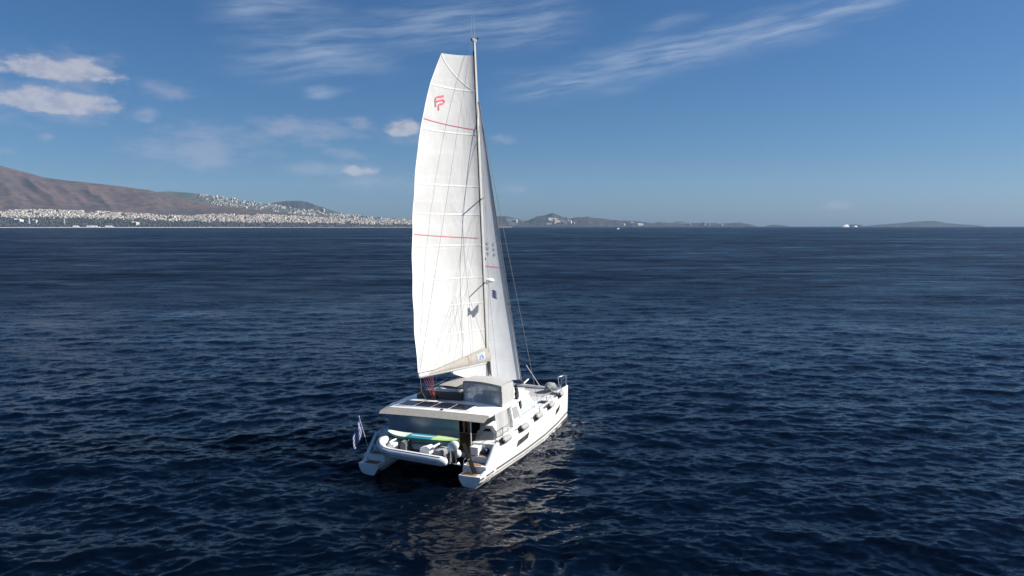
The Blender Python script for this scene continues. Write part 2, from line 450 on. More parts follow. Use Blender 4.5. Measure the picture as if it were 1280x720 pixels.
# ------------------------------------------------------------------ far land
FOC = 933.0
def land_mat(name, cols, scale, rough=1.0):
    m = bpy.data.materials.new(name); m.use_nodes = True
    g = NG(m.node_tree); b = m.node_tree.nodes['Principled BSDF']
    geo = g.n('ShaderNodeNewGeometry'); P = geo.outputs['Position']
    n1 = g.noise(g.v('MULTIPLY', P, (1, .6, 2.5)), scale, 6, .6, .5)
    n2 = g.noise(g.v('MULTIPLY', P, (1, 1, 3)), scale * 6, 5, .65)
    c = g.mix(g.ramp(n1, .38, .62), cols[0] + (1,), cols[1] + (1,))
    c = g.mix(g.ramp(n2, .48, .60), c, cols[2] + (1,))
    g.L.new(c, b.inputs['Base Color']); b.inputs['Roughness'].default_value = rough; b.inputs['Specular IOR Level'].default_value = .05
    return m


M['scrub'] = land_mat('scrub_hill', ((.100, .068, .058), (.066, .050, .050), (.048, .040, .036)), .0022)
M['scrubg'] = land_mat('green_hill', ((.05, .065, .045), (.09, .085, .065), (.04, .05, .035)), .0025)
M['isle'] = land_mat('island_rock', ((.062, .046, .036), (.040, .037, .029), (.025, .027, .021)), .003)
M['sand'] = land_mat('beach_sand', ((.62, .57, .50), (.54, .48, .41), (.5, .45, .4)), .02)

_nz = np.random.default_rng(3).uniform(-1, 1, (256, 256))
def vnoise(x, y):
    xi = np.floor(x).astype(int); yi = np.floor(y).astype(int); fx = x - xi; fy = y - yi
    fx = fx * fx * (3 - 2 * fx); fy = fy * fy * (3 - 2 * fy)
    h = lambda a, b: _nz[a % 256, b % 256]
    return (h(xi, yi) * (1 - fx) + h(xi + 1, yi) * fx) * (1 - fy) + (h(xi, yi + 1) * (1 - fx) + h(xi + 1, yi + 1) * fx) * fy
def fbm(x, y, o=4):
    t = 0; a = 1.0
    for i in range(o): t = t + a * vnoise(x * 2 ** i + 17 * i, y * 2 ** i + 5 * i); a *= .5
    return t


def zpix(yp, Y): return CAM_H + (282.5 - yp) / FOC * Y

tb = lambda t: (np.array([a for a, b in t], float), np.array([b for a, b in t], float))
COAST = tb([(-400, 5200), (0, 5500), (300, 6000), (515, 6900), (640, 7400)])
TOWN = tb([(-400, 262), (0, 264), (60, 263), (130, 265.5), (200, 269.5), (235, 271.2), (270, 268.5), (330, 269), (400, 272.5), (515, 277.5), (640, 281)])
SILA = tb([(-400, 176), (-200, 183), (-60, 197), (0, 206), (30, 214), (60, 222), (90, 226), (130, 230), (160, 234), (190, 238), (215, 245), (240, 250), (270, 256), (330, 263), (370, 267.5), (400, 270.5), (515, 277), (640, 281)])
SILB = tb([(170, 246), (200, 240), (215, 239.5), (235, 241), (255, 243), (300, 250), (340, 256), (400, 264), (440, 269), (470, 272), (515, 275.5), (560, 279), (620, 281)])


def hA(px, Y):
    c = np.interp(px, *COAST); d = Y - c
    zt = zpix(np.interp(px, *TOWN), c + 850); zr = zpix(np.interp(px, *SILA), c + 1900)
    zr = np.maximum(zr, zt + 3)
    z = np.where(d < 60, np.clip(d, -50, 60) / 60 * 3.0, 0)
    z = np.where((d >= 60) & (d < 400), 3 + (d - 60) / 340 * np.clip(zt * .48, 6, 75), z)
    b0 = 3 + np.clip(zt * .48, 6, 75)
    z = np.where((d >= 400) & (d < 850), b0 + (d - 400) / 450 * (zt - b0), z)
    u = np.clip((d - 850) / 1050, 0, 1)
    g = np.sin(np.pi * np.clip(u, 0, 1)) ** 1.0
    # spurs and gullies running down the slope
    gul = np.abs(fbm(px / 58.0 + Y / 1300., Y / 1100., 4))
    z = np.where((d >= 850) & (d < 1900), zt + (zr - zt) * (u * .75 + .25 * u * u * (3 - 2 * u)) - g * (zr - zt) * .15 * (gul - .25), z)
    z = np.where(d >= 1900, zr * np.clip(1 - (d - 1900) / 2200, 0, 1) ** .8 - 5, z)
    return z


def hB(px, Y):
    u = np.clip((Y - 7900) / 1600, 0, 1)
    zr = zpix(np.interp(px, *SILB), 9500)
    z = 5 + (zr - 5) * (u ** .9) + fbm(px / 20., Y / 400., 3) * zr * .05 * np.sin(np.pi * u)
    return np.where(Y > 9500, zr * np.clip(1 - (Y - 9500) / 1500, 0, 1) - 2, z)


def terrain(name, fn, p0, p1, npx, Ys, m):
    px = np.linspace(p0, p1, npx)
    PX, YY = np.meshgrid(px, np.asarray(Ys, float))
    if fn is hA: YY = YY + np.interp(PX, *COAST)
    Z = fn(PX, YY); X = (PX - 640) / FOC * YY
    n, k = X.shape
    co = np.stack([X, YY, Z], 2).reshape(-1, 3).tolist(); idx = np.arange(n * k).reshape(n, k)
    q = np.stack([idx[:-1, :-1], idx[:-1, 1:], idx[1:, 1:], idx[1:, :-1]], 2).reshape(-1, 4).tolist()
    me = bpy.data.meshes.new(name); me.from_pydata(co, [], q); me.update()
    me.polygons.foreach_set('use_smooth', [True] * len(q)); me.materials.append(m)
    o = bpy.data.objects.new(name, me); col.objects.link(o); o['kind'] = 'structure'
    return o


terrain('hills', hA, -260, 640, 420, [-40, 0, 30, 60, 61, 120, 200, 300, 400, 500, 600, 700, 780, 850] + list(np.linspace(880, 1900, 60)) + [2000, 2300, 2800, 3400, 4100], M['scrub'])
terrain('hills', hB, 150, 640, 240, list(np.linspace(7900, 9500, 40)) + [9700, 10200, 11000], M['scrubg'])


def ridge(name, sil, Yc, depth, m, rough=.06):
    xs, ys = tb(sil)
    def fn(px, Y):
        zr = np.maximum(zpix(np.interp(px, xs, ys), Yc), -2)
        u = (Y - Yc) / depth
        pr = np.clip(1 - np.abs(u) ** 1.6, 0, 1)
        return (zr + 3) * pr * (1 + rough * fbm(px / 7., Y / 260., 3) * (np.abs(u) > .02)) - 3
    return terrain(name, fn, xs[0], xs[-1], int((xs[-1] - xs[0]) * 1.2) + 8, Yc + depth * np.linspace(-1.05, 1.05, 23), m)


ridge('hills', [(296, 275), (330, 258), (345, 253), (358, 251.5), (372, 251), (385, 253), (398, 257.5), (412, 262), (440, 272), (470, 282)], 12200, 900, M['isle'])
ISL = [(560, 280), (600, 274), (620, 271), (632, 270), (645, 273), (655, 276.3), (662, 274.8), (672, 270.5), (683, 268.8), (690, 267), (697, 268.6), (705, 272), (712, 273.5), (720, 271.6),
       (735, 271.6), (750, 273), (765, 275.5), (785, 276), (800, 276.8), (815, 279), (825, 277.6), (840, 279), (855, 280), (870, 278.6), (885, 279), (900, 279.4), (925, 278.6), (938, 280.6), (947, 283)]
ridge('island', ISL, 11400, 700, M['isle'], .12)
ridge('island', [(956, 283), (962, 281.4), (968, 280.8), (975, 281.4), (986, 283)], 12600, 300, M['isle'])
ridge('island', [(1058, 283), (1063, 280.8), (1069, 280.2), (1075, 280.9), (1082, 283)], 13000, 260, M['isle'])
ridge('island', [(1074, 283), (1100, 280.6), (1125, 279), (1145, 277), (1160, 276.2), (1170, 276.5), (1185, 279), (1205, 280.5), (1218, 281.3), (1232, 283)], 13900, 700, M['isle'])
ridge('hills', [(818, 283), (835, 279.4), (848, 276.6), (854, 276.8), (866, 279.5), (880, 283)], 15000, 400, M['scrubg'])


def beach():
    P = []
    pxs = np.linspace(-260, 640, 400)
    q = []
    for i, p in enumerate(pxs):
        c = float(np.interp(p, *COAST)); wd = 46 if p < 330 else 20
        for d in (-34, wd):
            Y = c + d; z = float(hA(np.array(p), np.array(Y))) + .8 if d > 0 else -.4
            P.append(((p - 640) / FOC * Y, Y, z))
        if i: q.append((2 * i - 2, 2 * i, 2 * i + 1, 2 * i - 1))
    me = bpy.data.meshes.new('beach'); me.from_pydata(P, [], q); me.materials.append(M['sand'])
    o = bpy.data.objects.new('beach', me); col.objects.link(o); o['kind'] = 'structure'


beach()

# town -----------------------------------------------------------------------
def bld_mat(name, c):
    m = bpy.data.materials.new(name); m.use_nodes = True
    g = NG(m.node_tree); b = m.node_tree.nodes['Principled BSDF']
    tc = g.n('ShaderNodeTexCoord'); X, Y, Z = g.sep(tc.outputs['Object'])
    fx = g.m('FRACT', g.m('MULTIPLY', g.m('ADD', X, Y), .28)); fz = g.m('FRACT', g.m('MULTIPLY', Z, .32))
    wn = g.m('MULTIPLY', g.m('GREATER_THAN', fx, .55), g.m('GREATER_THAN', fz, .55))
    oi = g.n('ShaderNodeObjectInfo')
    c0 = g.mix(oi.outputs['Random'], tuple(x * .84 for x in c) + (1,), tuple(min(.85, x * 1.08) for x in c) + (1,))
    g.L.new(g.mix(g.m('MULTIPLY', wn, .5), c0, (.08, .09, .10, 1)), b.inputs['Base Color'])
    b.inputs['Roughness'].default_value = .8
    return m


BM_ = [bld_mat('plaster_white', (.58, .515, .43)), bld_mat('plaster_cream', (.60, .50, .39)), bld_mat('plaster_grey', (.33, .32, .31))]


def bld_mesh(w_, d_, h_, mi, kind):
    g = G()
    g.box(-w_ / 2, w_ / 2, -d_ / 2, d_ / 2, -6, h_)
    if kind == 0:
        g.box(-w_ * .2, w_ * .12, -d_ * .2, d_ * .2, h_, h_ + 2.6)          # stair head on the flat roof
        for k in range(1, max(2, int(h_ / 3.2))): g.box(-w_ / 2 + .5, w_ / 2 - .5, -d_ / 2 - 1.3, -d_ / 2, k * 3.2, k * 3.2 + .9)   # balconies
    elif kind == 1:
        g.loft([[(-w_ / 2 - .4, -d_ / 2 - .4, h_), (w_ / 2 + .4, -d_ / 2 - .4, h_), (w_ / 2 + .4, d_ / 2 + .4, h_), (-w_ / 2 - .4, d_ / 2 + .4, h_)],
                [(-w_ * .1, -.2, h_ + 2.6), (w_ * .1, -.2, h_ + 2.6), (w_ * .1, .2, h_ + 2.6), (-w_ * .1, .2, h_ + 2.6)]])
    else:
        g.box(-w_ / 2, -w_ * .1, -d_ / 2, d_ / 2, h_, h_ + 3.2); g.box(w_ * .1, w_ * .3, -d_ * .3, d_ * .3, h_, h_ + 2.2)
    bm = g.bm; bmesh.ops.recalc_face_normals(bm, faces=bm.faces)
    me = bpy.data.meshes.new('building'); bm.to_mesh(me); bm.free(); me.materials.append(BM_[mi])
    return me


rnd = random.Random(11)
PROTO = [bld_mesh(24, 14, 13, 0, 0), bld_mesh(16, 13, 10, 1, 1), bld_mesh(34, 15, 16, 0, 2), bld_mesh(20, 16, 19, 2, 0), bld_mesh(46, 18, 11, 0, 2), bld_mesh(14, 12, 8, 0, 1)]


def place_building(p, Y, fn, label, group, k=None, s=1.0):
    X = (p - 640) / FOC * Y; z = float(fn(np.array(float(p)), np.array(float(Y))))
    o = bpy.data.objects.new('building', PROTO[rnd.randrange(6) if k is None else k]); col.objects.link(o)
    o.location = (X, Y, z); o.rotation_euler = (0, 0, rnd.uniform(-.5, .5)); o.scale = (s, s, s)
    return tag(o, label, 'building', group)


LA = ('pale flat-roofed building in the white town along the shore under the brown hill', 'buildings of the shore town')
LB = ('small white building scattered over the ridge right of the brown hill', 'buildings on the far ridge')
LC = ('low pale building on the far island coast right of the mast', 'buildings on the far islands')
for i in range(165):
    p = rnd.uniform(2, 512); c = float(np.interp(p, *COAST)); d = rnd.uniform(440 if p < 250 else 300, 780)
    place_building(p, c + d, hA, *LA, s=rnd.uniform(.75, 1.2))
for i in range(85):
    p = 255 + 258 * rnd.random() ** .8; Y = rnd.uniform(8300, 9500)
    place_building(p, Y, hB, *LB, s=rnd.uniform(1.0, 1.6))
ixs, iys = tb(ISL)
def hI(px, Y):
    zr = np.maximum(zpix(np.interp(px, ixs, iys), 11400), -2); u = (Y - 11400) / 700
    return (zr + 3) * np.clip(1 - np.abs(u) ** 1.6, 0, 1) - 3
for i in range(34):
    p = rnd.choice([rnd.gauss(643, 5), rnd.gauss(692, 5), rnd.gauss(712, 8), rnd.uniform(650, 725), rnd.uniform(860, 900), rnd.uniform(780, 800)])
    place_building(p, rnd.uniform(10790, 11000), hI, *LC, s=rnd.uniform(1.4, 2.3))
place_building(22, 5790, hA, 'long white block standing among the dark trees by the beach at far left', None, 4, 1.9)
place_building(43, 5800, hA, 'short white block among the dark trees right of the pale tower', None, 2, 1.3)
place_building(168, 5960, hA, 'broad white block among the trees of the mid shore town', None, 4, 1.7)
place_building(404, 9450, hB, 'white block alone on the crest where the far ridge meets the blue hill', None, 3, 2.0)


def town_stuff():
    g = np.random.default_rng(5); V = []; F = []; MI = []
    def add(X, Y, z, w_, d_, h_, a, mi):
        ca, sa = math.cos(a), math.sin(a); b = len(V)
        for dz in (-5, h_):
            for sx, sy in ((-1, -1), (1, -1), (1, 1), (-1, 1)):
                x, y = sx * w_ / 2, sy * d_ / 2; V.append((X + x * ca - y * sa, Y + x * sa + y * ca, z + dz))
        F.extend([(b, b + 1, b + 5, b + 4), (b + 1, b + 2, b + 6, b + 5), (b + 2, b + 3, b + 7, b + 6), (b + 3, b, b + 4, b + 7), (b + 4, b + 5, b + 6, b + 7)])
        MI.extend([mi] * 5)
    n = 0
    while n < 9500:
        p = g.uniform(-120, 560); c = float(np.interp(p, *COAST)); d = g.uniform(380 if p < 250 else 300, 850)
        if vnoise(np.array(p / 9.), np.array(d / 120.)) < -.45: continue
        if p < 180 and d < 450 and g.random() < .75: continue
        Y = c + d; z = float(hA(np.array(p), np.array(Y)))
        add((p - 640) / FOC * Y, Y, z, g.uniform(9, 24), g.uniform(9, 16), g.uniform(6, 15), g.uniform(-.6, .6), int(g.choice([0, 0, 0, 1, 2]))); n += 1
    n = 0
    while n < 1300:
        p = g.uniform(250, 560); Y = g.uniform(8000, 9500); u = (Y - 7900) / 1600
        lo = .62 if p < 330 else (.45 if p < 380 else .0)
        if u < lo and g.random() < .93: continue
        if vnoise(np.array(p / 6.), np.array(Y / 170.)) < -.15: continue
        z = float(hB(np.array(p), np.array(Y)))
        add((p - 640) / FOC * Y, Y, z, g.uniform(12, 30), g.uniform(9, 18), g.uniform(7, 16), g.uniform(-.6, .6), int(g.choice([0, 0, 1, 2]))); n += 1
    me = bpy.data.meshes.new('far_town'); me.from_pydata(V, [], F)
    for m in BM_: me.materials.append(m)
    me.polygons.foreach_set('material_index', MI)
    o = bpy.data.objects.new('far_town', me); col.objects.link(o)
    tag(o, 'mass of small pale houses of the far shore town', 'town', kind='stuff')


town_stuff()


def woods():
    t = bmesh.new(); bmesh.ops.create_icosphere(t, subdivisions=1, radius=1.0)
    t.verts.ensure_lookup_table()
    bv = np.array([v.co[:] for v in t.verts]); bf = np.array([[v.index for v in f.verts] for f in t.faces]); t.free()
    g = np.random.default_rng(9); V = []; F = []; k = 0
    def add(X, Y, z, s):
        nonlocal k
        v = bv * (g.uniform(.7, 1.35, (len(bv), 1))) * np.array([s * 1.2, s * 1.2, s]) + np.array([X, Y, z + s * .7])
        V.append(v); F.append(bf + k); k += len(bv)
    n = 0
    while n < 4200:
        p = g.uniform(-120, 560); c = float(np.interp(p, *COAST))
        d = g.uniform(70, 440) if p < 260 else g.uniform(40, 290)
        if p > 260 and vnoise(np.array(p / 8.), np.array(d / 90.)) < -.25: continue
        Y = c + d; z = float(hA(np.array(p), np.array(Y)))
        add((p - 640) / FOC * Y, Y, z, g.uniform(4, 8.5)); n += 1
    n = 0
    while n < 700:
        p = g.uniform(-120, 540); c = float(np.interp(p, *COAST)); d = g.uniform(400, 850)
        Y = c + d; z = float(hA(np.array(p), np.array(Y))); add((p - 640) / FOC * Y, Y, z, g.uniform(4, 8)); n += 1
    me = bpy.data.meshes.new('woodland'); me.from_pydata(np.concatenate(V).tolist(), [], np.concatenate(F).tolist())
    me.materials.append(mat('foliage_far', (.034, .036, .027), .95, .45, .03)); me.polygons.foreach_set('use_smooth', [True] * len(me.polygons))
    o = bpy.data.objects.new('woodland', me); col.objects.link(o)
    tag(o, 'dark green belt of trees between the beach and the town', 'trees', kind='stuff')


woods()


def tower(p, d, h_, r, label):
    Y = float(np.interp(p, *COAST)) + d; X = (p - 640) / FOC * Y; z = float(hA(np.array(float(p)), np.array(Y)))
    g = G(); g.tube([(0, 0, -3), (0, 0, h_ * .5), (0, 0, h_)], [r, r * .85, r * .75], 12); g.tube([(0, 0, h_ - 4), (0, 0, h_ - 1)], [r * 1.05, r * 1.05], 12)
    o = g.build('tower', mat('tower_concrete', (.30, .295, .29), .9, .08, .1)); o.location = (X, Y, z); tag(o, label, 'tower')


tower(36.5, 150, 62, 8, 'thick pale tower rising from the trees behind the beach, the left one')
tower(80.5, 150, 54, 6, 'slimmer faint tower rising from the trees right of the thick pale tower')


def tent(p, wd, label):
    Y = float(np.interp(p, *COAST)) + 62; X = (p - 640) / FOC * Y
    g = G()
    for i in range(int(wd // 14)):
        x = (i - wd / 28) * 14
        g.loft([[(x - 7, -6, 5), (x + 7, -6, 5), (x + 7, 6, 5), (x - 7, 6, 5)], [(x - .5, -.5, 13), (x + .5, -.5, 13), (x + .5, .5, 13), (x - .5, .5, 13)]])
    g.box(-wd / 2, wd / 2, -5, 5, -3, 5)
    o = g.build('pavilion', mat('white_membrane', (.76, .75, .73), .7, .04, .2), smooth=False); o.location = (X, Y, 2.5); tag(o, label, 'pavilion')


tent(95.5, 42, 'peaked white pavilion on the beach, narrowest of the three')
tent(117, 95, 'long peaked white pavilion on the beach, widest of the three')
tent(137, 56, 'mid-sized peaked white pavilion at the right end of the beach row')

# far vessels -----------------------------------------------------------------
def ferry(p, Y, L, label, name='ferry'):
    X = (p - 640) / FOC * Y
    t = thing(name, (X, Y, 0), label, 'ship')
    h = L * .10
    def sec(x, wy, b, tp): return [(x, -wy * .8, b), (x, -wy, tp), (x, wy, tp), (x, wy * .8, b)]
    g = G(); g.loft([sec(-L / 2, L * .08, -1, h), sec(-L * .2, L * .09, -1, h), sec(L * .25, L * .085, -1, h), sec(L * .42, L * .04, -1, h * 1.15), sec(L * .5, L * .005, 1, h * 1.3)])
    g.build('hull', M['vinylw'], t, org=(0, 0, 0))
    g = G(); g.box(-L * .42, L * .28, -L * .07, L * .07, h, h * 1.7, L * .008); g.box(-L * .36, L * .2, -L * .06, L * .06, h * 1.7, h * 2.2, L * .008)
    g.build('superstructure', M['vinylw'], t, org=(0, 0, 0))
    g = G(); g.box(-L * .25, -L * .15, -L * .025, L * .025, h * 2.2, h * 3.0, L * .01); g.build('funnel', M['blue'], t, org=(0, 0, 0))
    t.rotation_euler = (0, 0, R(212)); return t


ferry(1056.5, 8000, 118, 'white ferry low on the horizon in front of the small right islet')
ferry(1069, 8200, 66, 'smaller white ship on the horizon close right of the ferry')
ferry(772.5, 2900, 14, 'tiny white motor yacht on the water below the far islands', 'motor_yacht')['category'] = 'boat'

# ------------------------------------------------------------------ the catamaran
cat = thing('catamaran', (0, 0, 0), 'white sailing catamaran under full mainsail and jib seen from its stern', 'catamaran', None, BM)

YO = [(0, 3.38), (2, 3.50), (5, 3.60), (8, 3.53), (10.5, 3.30), (12, 3.08), (13.3, 2.93)]
YI = [(0, 2.25), (2, 2.12), (5, 2.0), (8, 2.15), (10.5, 2.48), (12, 2.74), (13.3, 2.87)]
ZS = [(0, 1.46), (1.6, 1.48), (4, 1.56), (8, 1.74), (11, 1.93), (13.3, 2.06)]
yo = lambda x: lerp(YO, x)
yi = lambda x: lerp(YI, x)
zs = lambda x: lerp(ZS, x)
def stem(x, z):            # slightly raked, rounded bow
    if x < 12: return x
    return x - (x - 12) / 1.3 * .22 * max(0, 1 - z / 1.6) * (1 if z > 0 else 1 + -z)
def hull_sec(x, side, zd):
    o, i, z = yo(x), yi(x), zd; m = (o + i) / 2; hw = (o - i) / 2
    n = min(1, max(.05, (13.32 - x) / 3)) ** .6
    lo = [(1.0, 1.0), (.995, .72), (.97, .48), (.90, .25), (.78, .0), (.52, -.32), (.0, -.52 if x > 1.2 else -.18)]
    P = []
    for f, zz in lo:
        zq = z * zz if zz > 0 and zz >= .9 else (zz if zz <= 0 else zz * min(z, 1.5))
        if x < 1.2 and zz < 0: zq = max(zz, -.2)
        P.append((stem(x, zq), side * (m + hw * f), zq))
    for f, zz in lo[-2::-1]:
        zq = z * zz if zz > 0 and zz >= .9 else (zz if zz <= 0 else zz * min(z, 1.5))
        if x < 1.2 and zz < 0: zq = max(zz, -.2)
        P.append((stem(x, zq), side * (m - hw * f), zq))
    return P
def deckz(x):
    return .38 if x < .56 else .70 if x < 1.1 else 1.0 if x < 1.66 else zs(x)
XS = [0, .05, .559, .561, 1.099, 1.101, 1.659, 1.661, 2.2, 3, 4, 5, 6, 7, 8, 9, 10, 10.8, 11.5, 12, 12.5, 12.9, 13.15, 13.3]
def outer_y(x, z):
    P = hull_sec(x, 1, deckz(x))[:7]
    zz = [p[2] for p in P][::-1]; yy = [p[1] for p in P][::-1]
    return float(np.interp(z, zz, yy))
HULLS = {}
for side in (-1, 1):
    g = G(); g.loft([hull_sec(x, side, deckz(x)) for x in XS]); h = g.build('hull', M['gel'], cat, angle=35); HULLS[side] = h
    # boot stripe and antifouling follow the skin a few millimetres outside it
    def band(za, zb, mt, nm, inner=False, off=.006):
        g = G(); secs = []
        for x in np.linspace(.0, 13.28, 40):
            m_ = (yo(x) + yi(x)) / 2
            row = []
            for z in np.linspace(za(x), zb(x), 3):
                y = outer_y(min(x, 13.29), z) + off
                if inner: y = 2 * m_ - y
                row.append((stem(x, z), side * y, z))
            secs.append(row)
        g.loft(secs, False, False); return g.build(nm, mt, h)
    band(lambda x: .205 + x * .010, lambda x: .30 + x * .012, M['stripe'], 'boot_stripe')
    band(lambda x: -.3, lambda x: .10 + .004 * x, M['antifoul'], 'antifouling')
    band(lambda x: -.3, lambda x: .10 + .004 * x, M['antifoul'], 'antifouling', True)
    # sloping quarter bulwark beside the stern steps
    g = G()
    secs = []
    for x, zt in ((.24, .41), (.46, .46), (.8, .78), (1.2, 1.14), (1.56, 1.46), (1.75, zs(1.75) + .03), (2.3, zs(2.3) + .03)):
        zb = min(.36, zt - .02); o = yo(x) + .004
        secs.append([(x, side * (outer_y(x, .3) + .004), zb), (x, side * o, zt - .03), (x, side * (o - .03), zt), (x, side * (o - .15), zt), (x, side * (o - .18), zt - .03), (x, side * (o - .18), zb)])
    g.loft(secs); g.build('bulwark', M['gel'], h)
    g = G(); g.prism([(.50, side * (yo(.5) - .184), .47), (1.56, side * (yo(1.5) - .184), 1.40), (1.56, side * (yo(1.5) - .184), 1.2), (.66, side * (yo(.6) - .184), .44)], (0, -side * .02, 0)); g.build('bulwark_trim', M['midgrey'], h)
    # teak treads
    for x0, x1, z in ((.06, .50, .384), (.62, 1.06, .704), (1.14, 1.62, 1.004)):
        g = G(); g.box(x0, x1, min(side * 2.36, side * 3.12), max(side * 2.36, side * 3.12), z, z + .012, .004, 1); g.build('teak_tread', M['teak'], h)
    # hull windows
    for x0, x1, zc, hh in ((3.9, 5.35, .98, .15), (10.0, 10.95, 1.16, .15)):
        g = G(); secs = []
        for a in np.linspace(0, 1, 7):
            x = x0 + (x1 - x0) * a; e = hh * (1 - .0 * a)
            sh = .12 * (a - .5)
            secs.append([(x - .1, side * (outer_y(x, zc - e + sh) + .012), zc - e + sh), (x + .1, side * (outer_y(x, zc + e + sh) + .012), zc + e + sh)])
        g.loft(secs, False, False); g.build('hull_window', M['portlight'], h)
    # deck hatches
    for x in (7.6, 9.4, 11.2):
        ym = side * ((yo(x) + yi(x)) / 2 - .05); z = zs(x)
        g = G(); g.box(x - .26, x + .26, ym - .24, ym + .24, z + .004, z + .045, .015); g.build('deck_hatch', M['darkglass'], h)
    # toe rail
    g = G(); g.tube([(x, side * (yo(x) - .05), zs(x) + .02) for x in np.linspace(2.3, 13.2, 24)], .025, 6); g.build('toe_rail', M['gel'], h)
    # stanchions, lifelines, pulpit
    sx = [2.5, 4.5, 6.5, 8.5, 10.5, 12.1]
    for x in sx:
        y = side * (yo(x) - .10)
        g = G(); g.tube([(x, y, zs(x)), (x, y, zs(x) + .62)], .016, 6); g.build('stanchion', M['steel'], h)
    for hz in (.33, .61):
        g = G(); g.tube([(x, side * (yo(x) - .10), zs(x) + hz) for x in sx + [12.9]], .009, 5); g.build('lifeline', M['steel'], h)
    g = G(); yb = side * 2.9
    g.tube([(12.1, side * 2.98, zs(12) + .62), (12.9, side * 2.95, zs(12.9) + .66), (13.25, yb, zs(13) + .66), (13.2, side * 2.80, zs(13) + .66), (12.6, side * 2.55, zs(12.6) + .64)], .018, 6)
    g.tube([(12.9, side * 2.95, zs(12.9)), (12.9, side * 2.95, zs(12.9) + .66)], .018, 6); g.tube([(13.2, yb, zs(13.2)), (13.24, yb, zs(13) + .66)], .018, 6); g.tube([(12.6, side * 2.62, zs(12.6)), (12.6, side * 2.55, zs(12.6) + .64)], .018, 6)
    g.build('pulpit', M['steel'], h)
    # stern rail
    g = G(); ys_ = side * (yo(2) - .1)
    g.tube([(2.5, ys_, zs(2) + .61), (1.9, ys_, zs(2) + .61), (1.72, ys_, zs(2) + .45), (1.72, ys_, zs(2))], .018, 6); g.build('stern_rail', M['steel'], h)
    # mooring cleat
    for x in (2.0, 7.0, 12.3):
        y = side * (yo(x) - .22); z = zs(x)
        g = G(); g.tube([(x - .14, y, z + .07), (x + .14, y, z + .07)], .02, 6); g.tube([(x - .05, y, z), (x - .05, y, z + .07)], .016, 6); g.tube([(x + .05, y, z), (x + .05, y, z + .07)], .016, 6); g.build('cleat', M['steel'], h)

# bridge deck, cockpit ---------------------------------------------------------
g = G(); g.box(1.5, 10.6, -2.3, 2.3, .72, .98, .05); g.build('bridgedeck', M['gel'], cat)
g = G(); g.box(1.55, 4.55, -2.25, 2.25, .982, .996); g.build('cockpit_sole', M['teak'], cat)
g = G(); g.prism([(9.2, -2.3, 1.0), (9.2, -2.3, 1.74), (10.6, -2.3, 1.84), (10.6, -2.3, 1.0)], (0, 4.6, 0)); g.build('foredeck', M['deck'], cat)
g = G(); g.box(1.5, 2.0, -.9, 2.05, 1.0, 1.32, .04); g.box(1.46, 1.58, -.95, 2.1, .98, 1.62, .03); b = g.build('aft_bench', M['gel'], cat)
g = G(); g.box(1.62, 2.05, -.85, 2.0, 1.325, 1.43, .04); g.build('cushion', M['midgrey'], b)
g = G(); g.box(2.4, 3.4, .1, 1.7, 1.62, 1.68, .02); g.tube([(2.9, .9, 1.0), (2.9, .9, 1.62)], .07, 10); g.build('cockpit_table', M['gel'], cat)
# white helm-stair cabinet at starboard
g = G(); g.prism([(3.15, -1.50, 1.0), (3.15, -1.70, 1.62), (3.15, -2.12, 1.93), (3.15, -2.45, 1.90), (3.15, -2.62, 1.55), (3.15, -2.62, 1.0)], (1.2, 0, 0)); cb = g.build('stair_cabinet', M['gel'], cat, smooth=False)
g = G(); g.box(3.135, 3.148, -2.55, -1.56, 1.03, 1.16); g.build('kick_panel', M['black'], cb)
g = G(); g.prism([(3.14, -2.0, 1.64), (3.14, -2.16, 1.80), (3.14, -2.42, 1.80), (3.14, -2.46, 1.66)], (.012, 0, 0)); g.build('locker_opening', M['black'], cb)
# salon bulkhead with dark sliding door
g = G(); g.box(4.55, 4.68, -2.9, 2.9, .98, 2.72); bk = g.build('salon_bulkhead', M['gel'], cat)
g = G(); g.box(4.53, 4.548, -1.2, 1.8, 1.06, 2.5); g.build('sliding_door', M['darkglass'], bk)
g = G()
for y in (-1.2, -.2, .8, 1.8): g.box(4.505, 4.528, y - .035, y + .035, 1.04, 2.52)
g.build('door_frame', M['gel'], bk)
# cockpit side coaming seats
for side in (-1, 1):
    g = G(); g.box(1.7, 4.5, min(side * 2.15, side * 2.95), max(side * 2.15, side * 2.95), 1.0, 1.50, .05); g.build('side_coaming', M['gel'], cat)

# coach roof -------------------------------------------------------------------
def plan(hw, xa, xf, fr, z, n=10):
    P = [(xa, hw, z), (xf - fr, hw, z)]
    for k in range(1, n):
        a = k / n * math.pi
        P.append((xf - fr + fr * math.sin(a) ** .8, hw * math.cos(a) if True else 0, z))
    return P + [(xf - fr, -hw, z), (xa, -hw, z)]
g = G(); g.loft([plan(3.06, 4.6, 9.7, 1.6, 1.45), plan(3.04, 4.6, 9.4, 1.6, 1.82), plan(2.90, 4.6, 8.1, 1.3, 2.72)]); cabin = g.build('cabin', M['gel'], cat, angle=30)
def side_panel(pts, side, mt, nm, off=.02):
    # a window pane lying on the sloping cabin side
    def yw(z): return 3.04 - (z - 1.82) / .9 * .14 + off
    g = G(); a = [(x, side * yw(z), z) for x, z in pts]; g.prism(a, (0, -side * .012, 0)); return g.build(nm, mt, cabin, smooth=False)
for side in (-1, 1):
    side_panel([(5.85, 1.95), (5.75, 2.58), (7.0, 2.58), (7.75, 1.95)], side, M['lightgrey'], 'side_window')
    side_panel([(4.75, 1.95), (4.75, 2.55), (5.3, 2.55), (5.55, 1.95)], side, M['midgrey'], 'side_window')
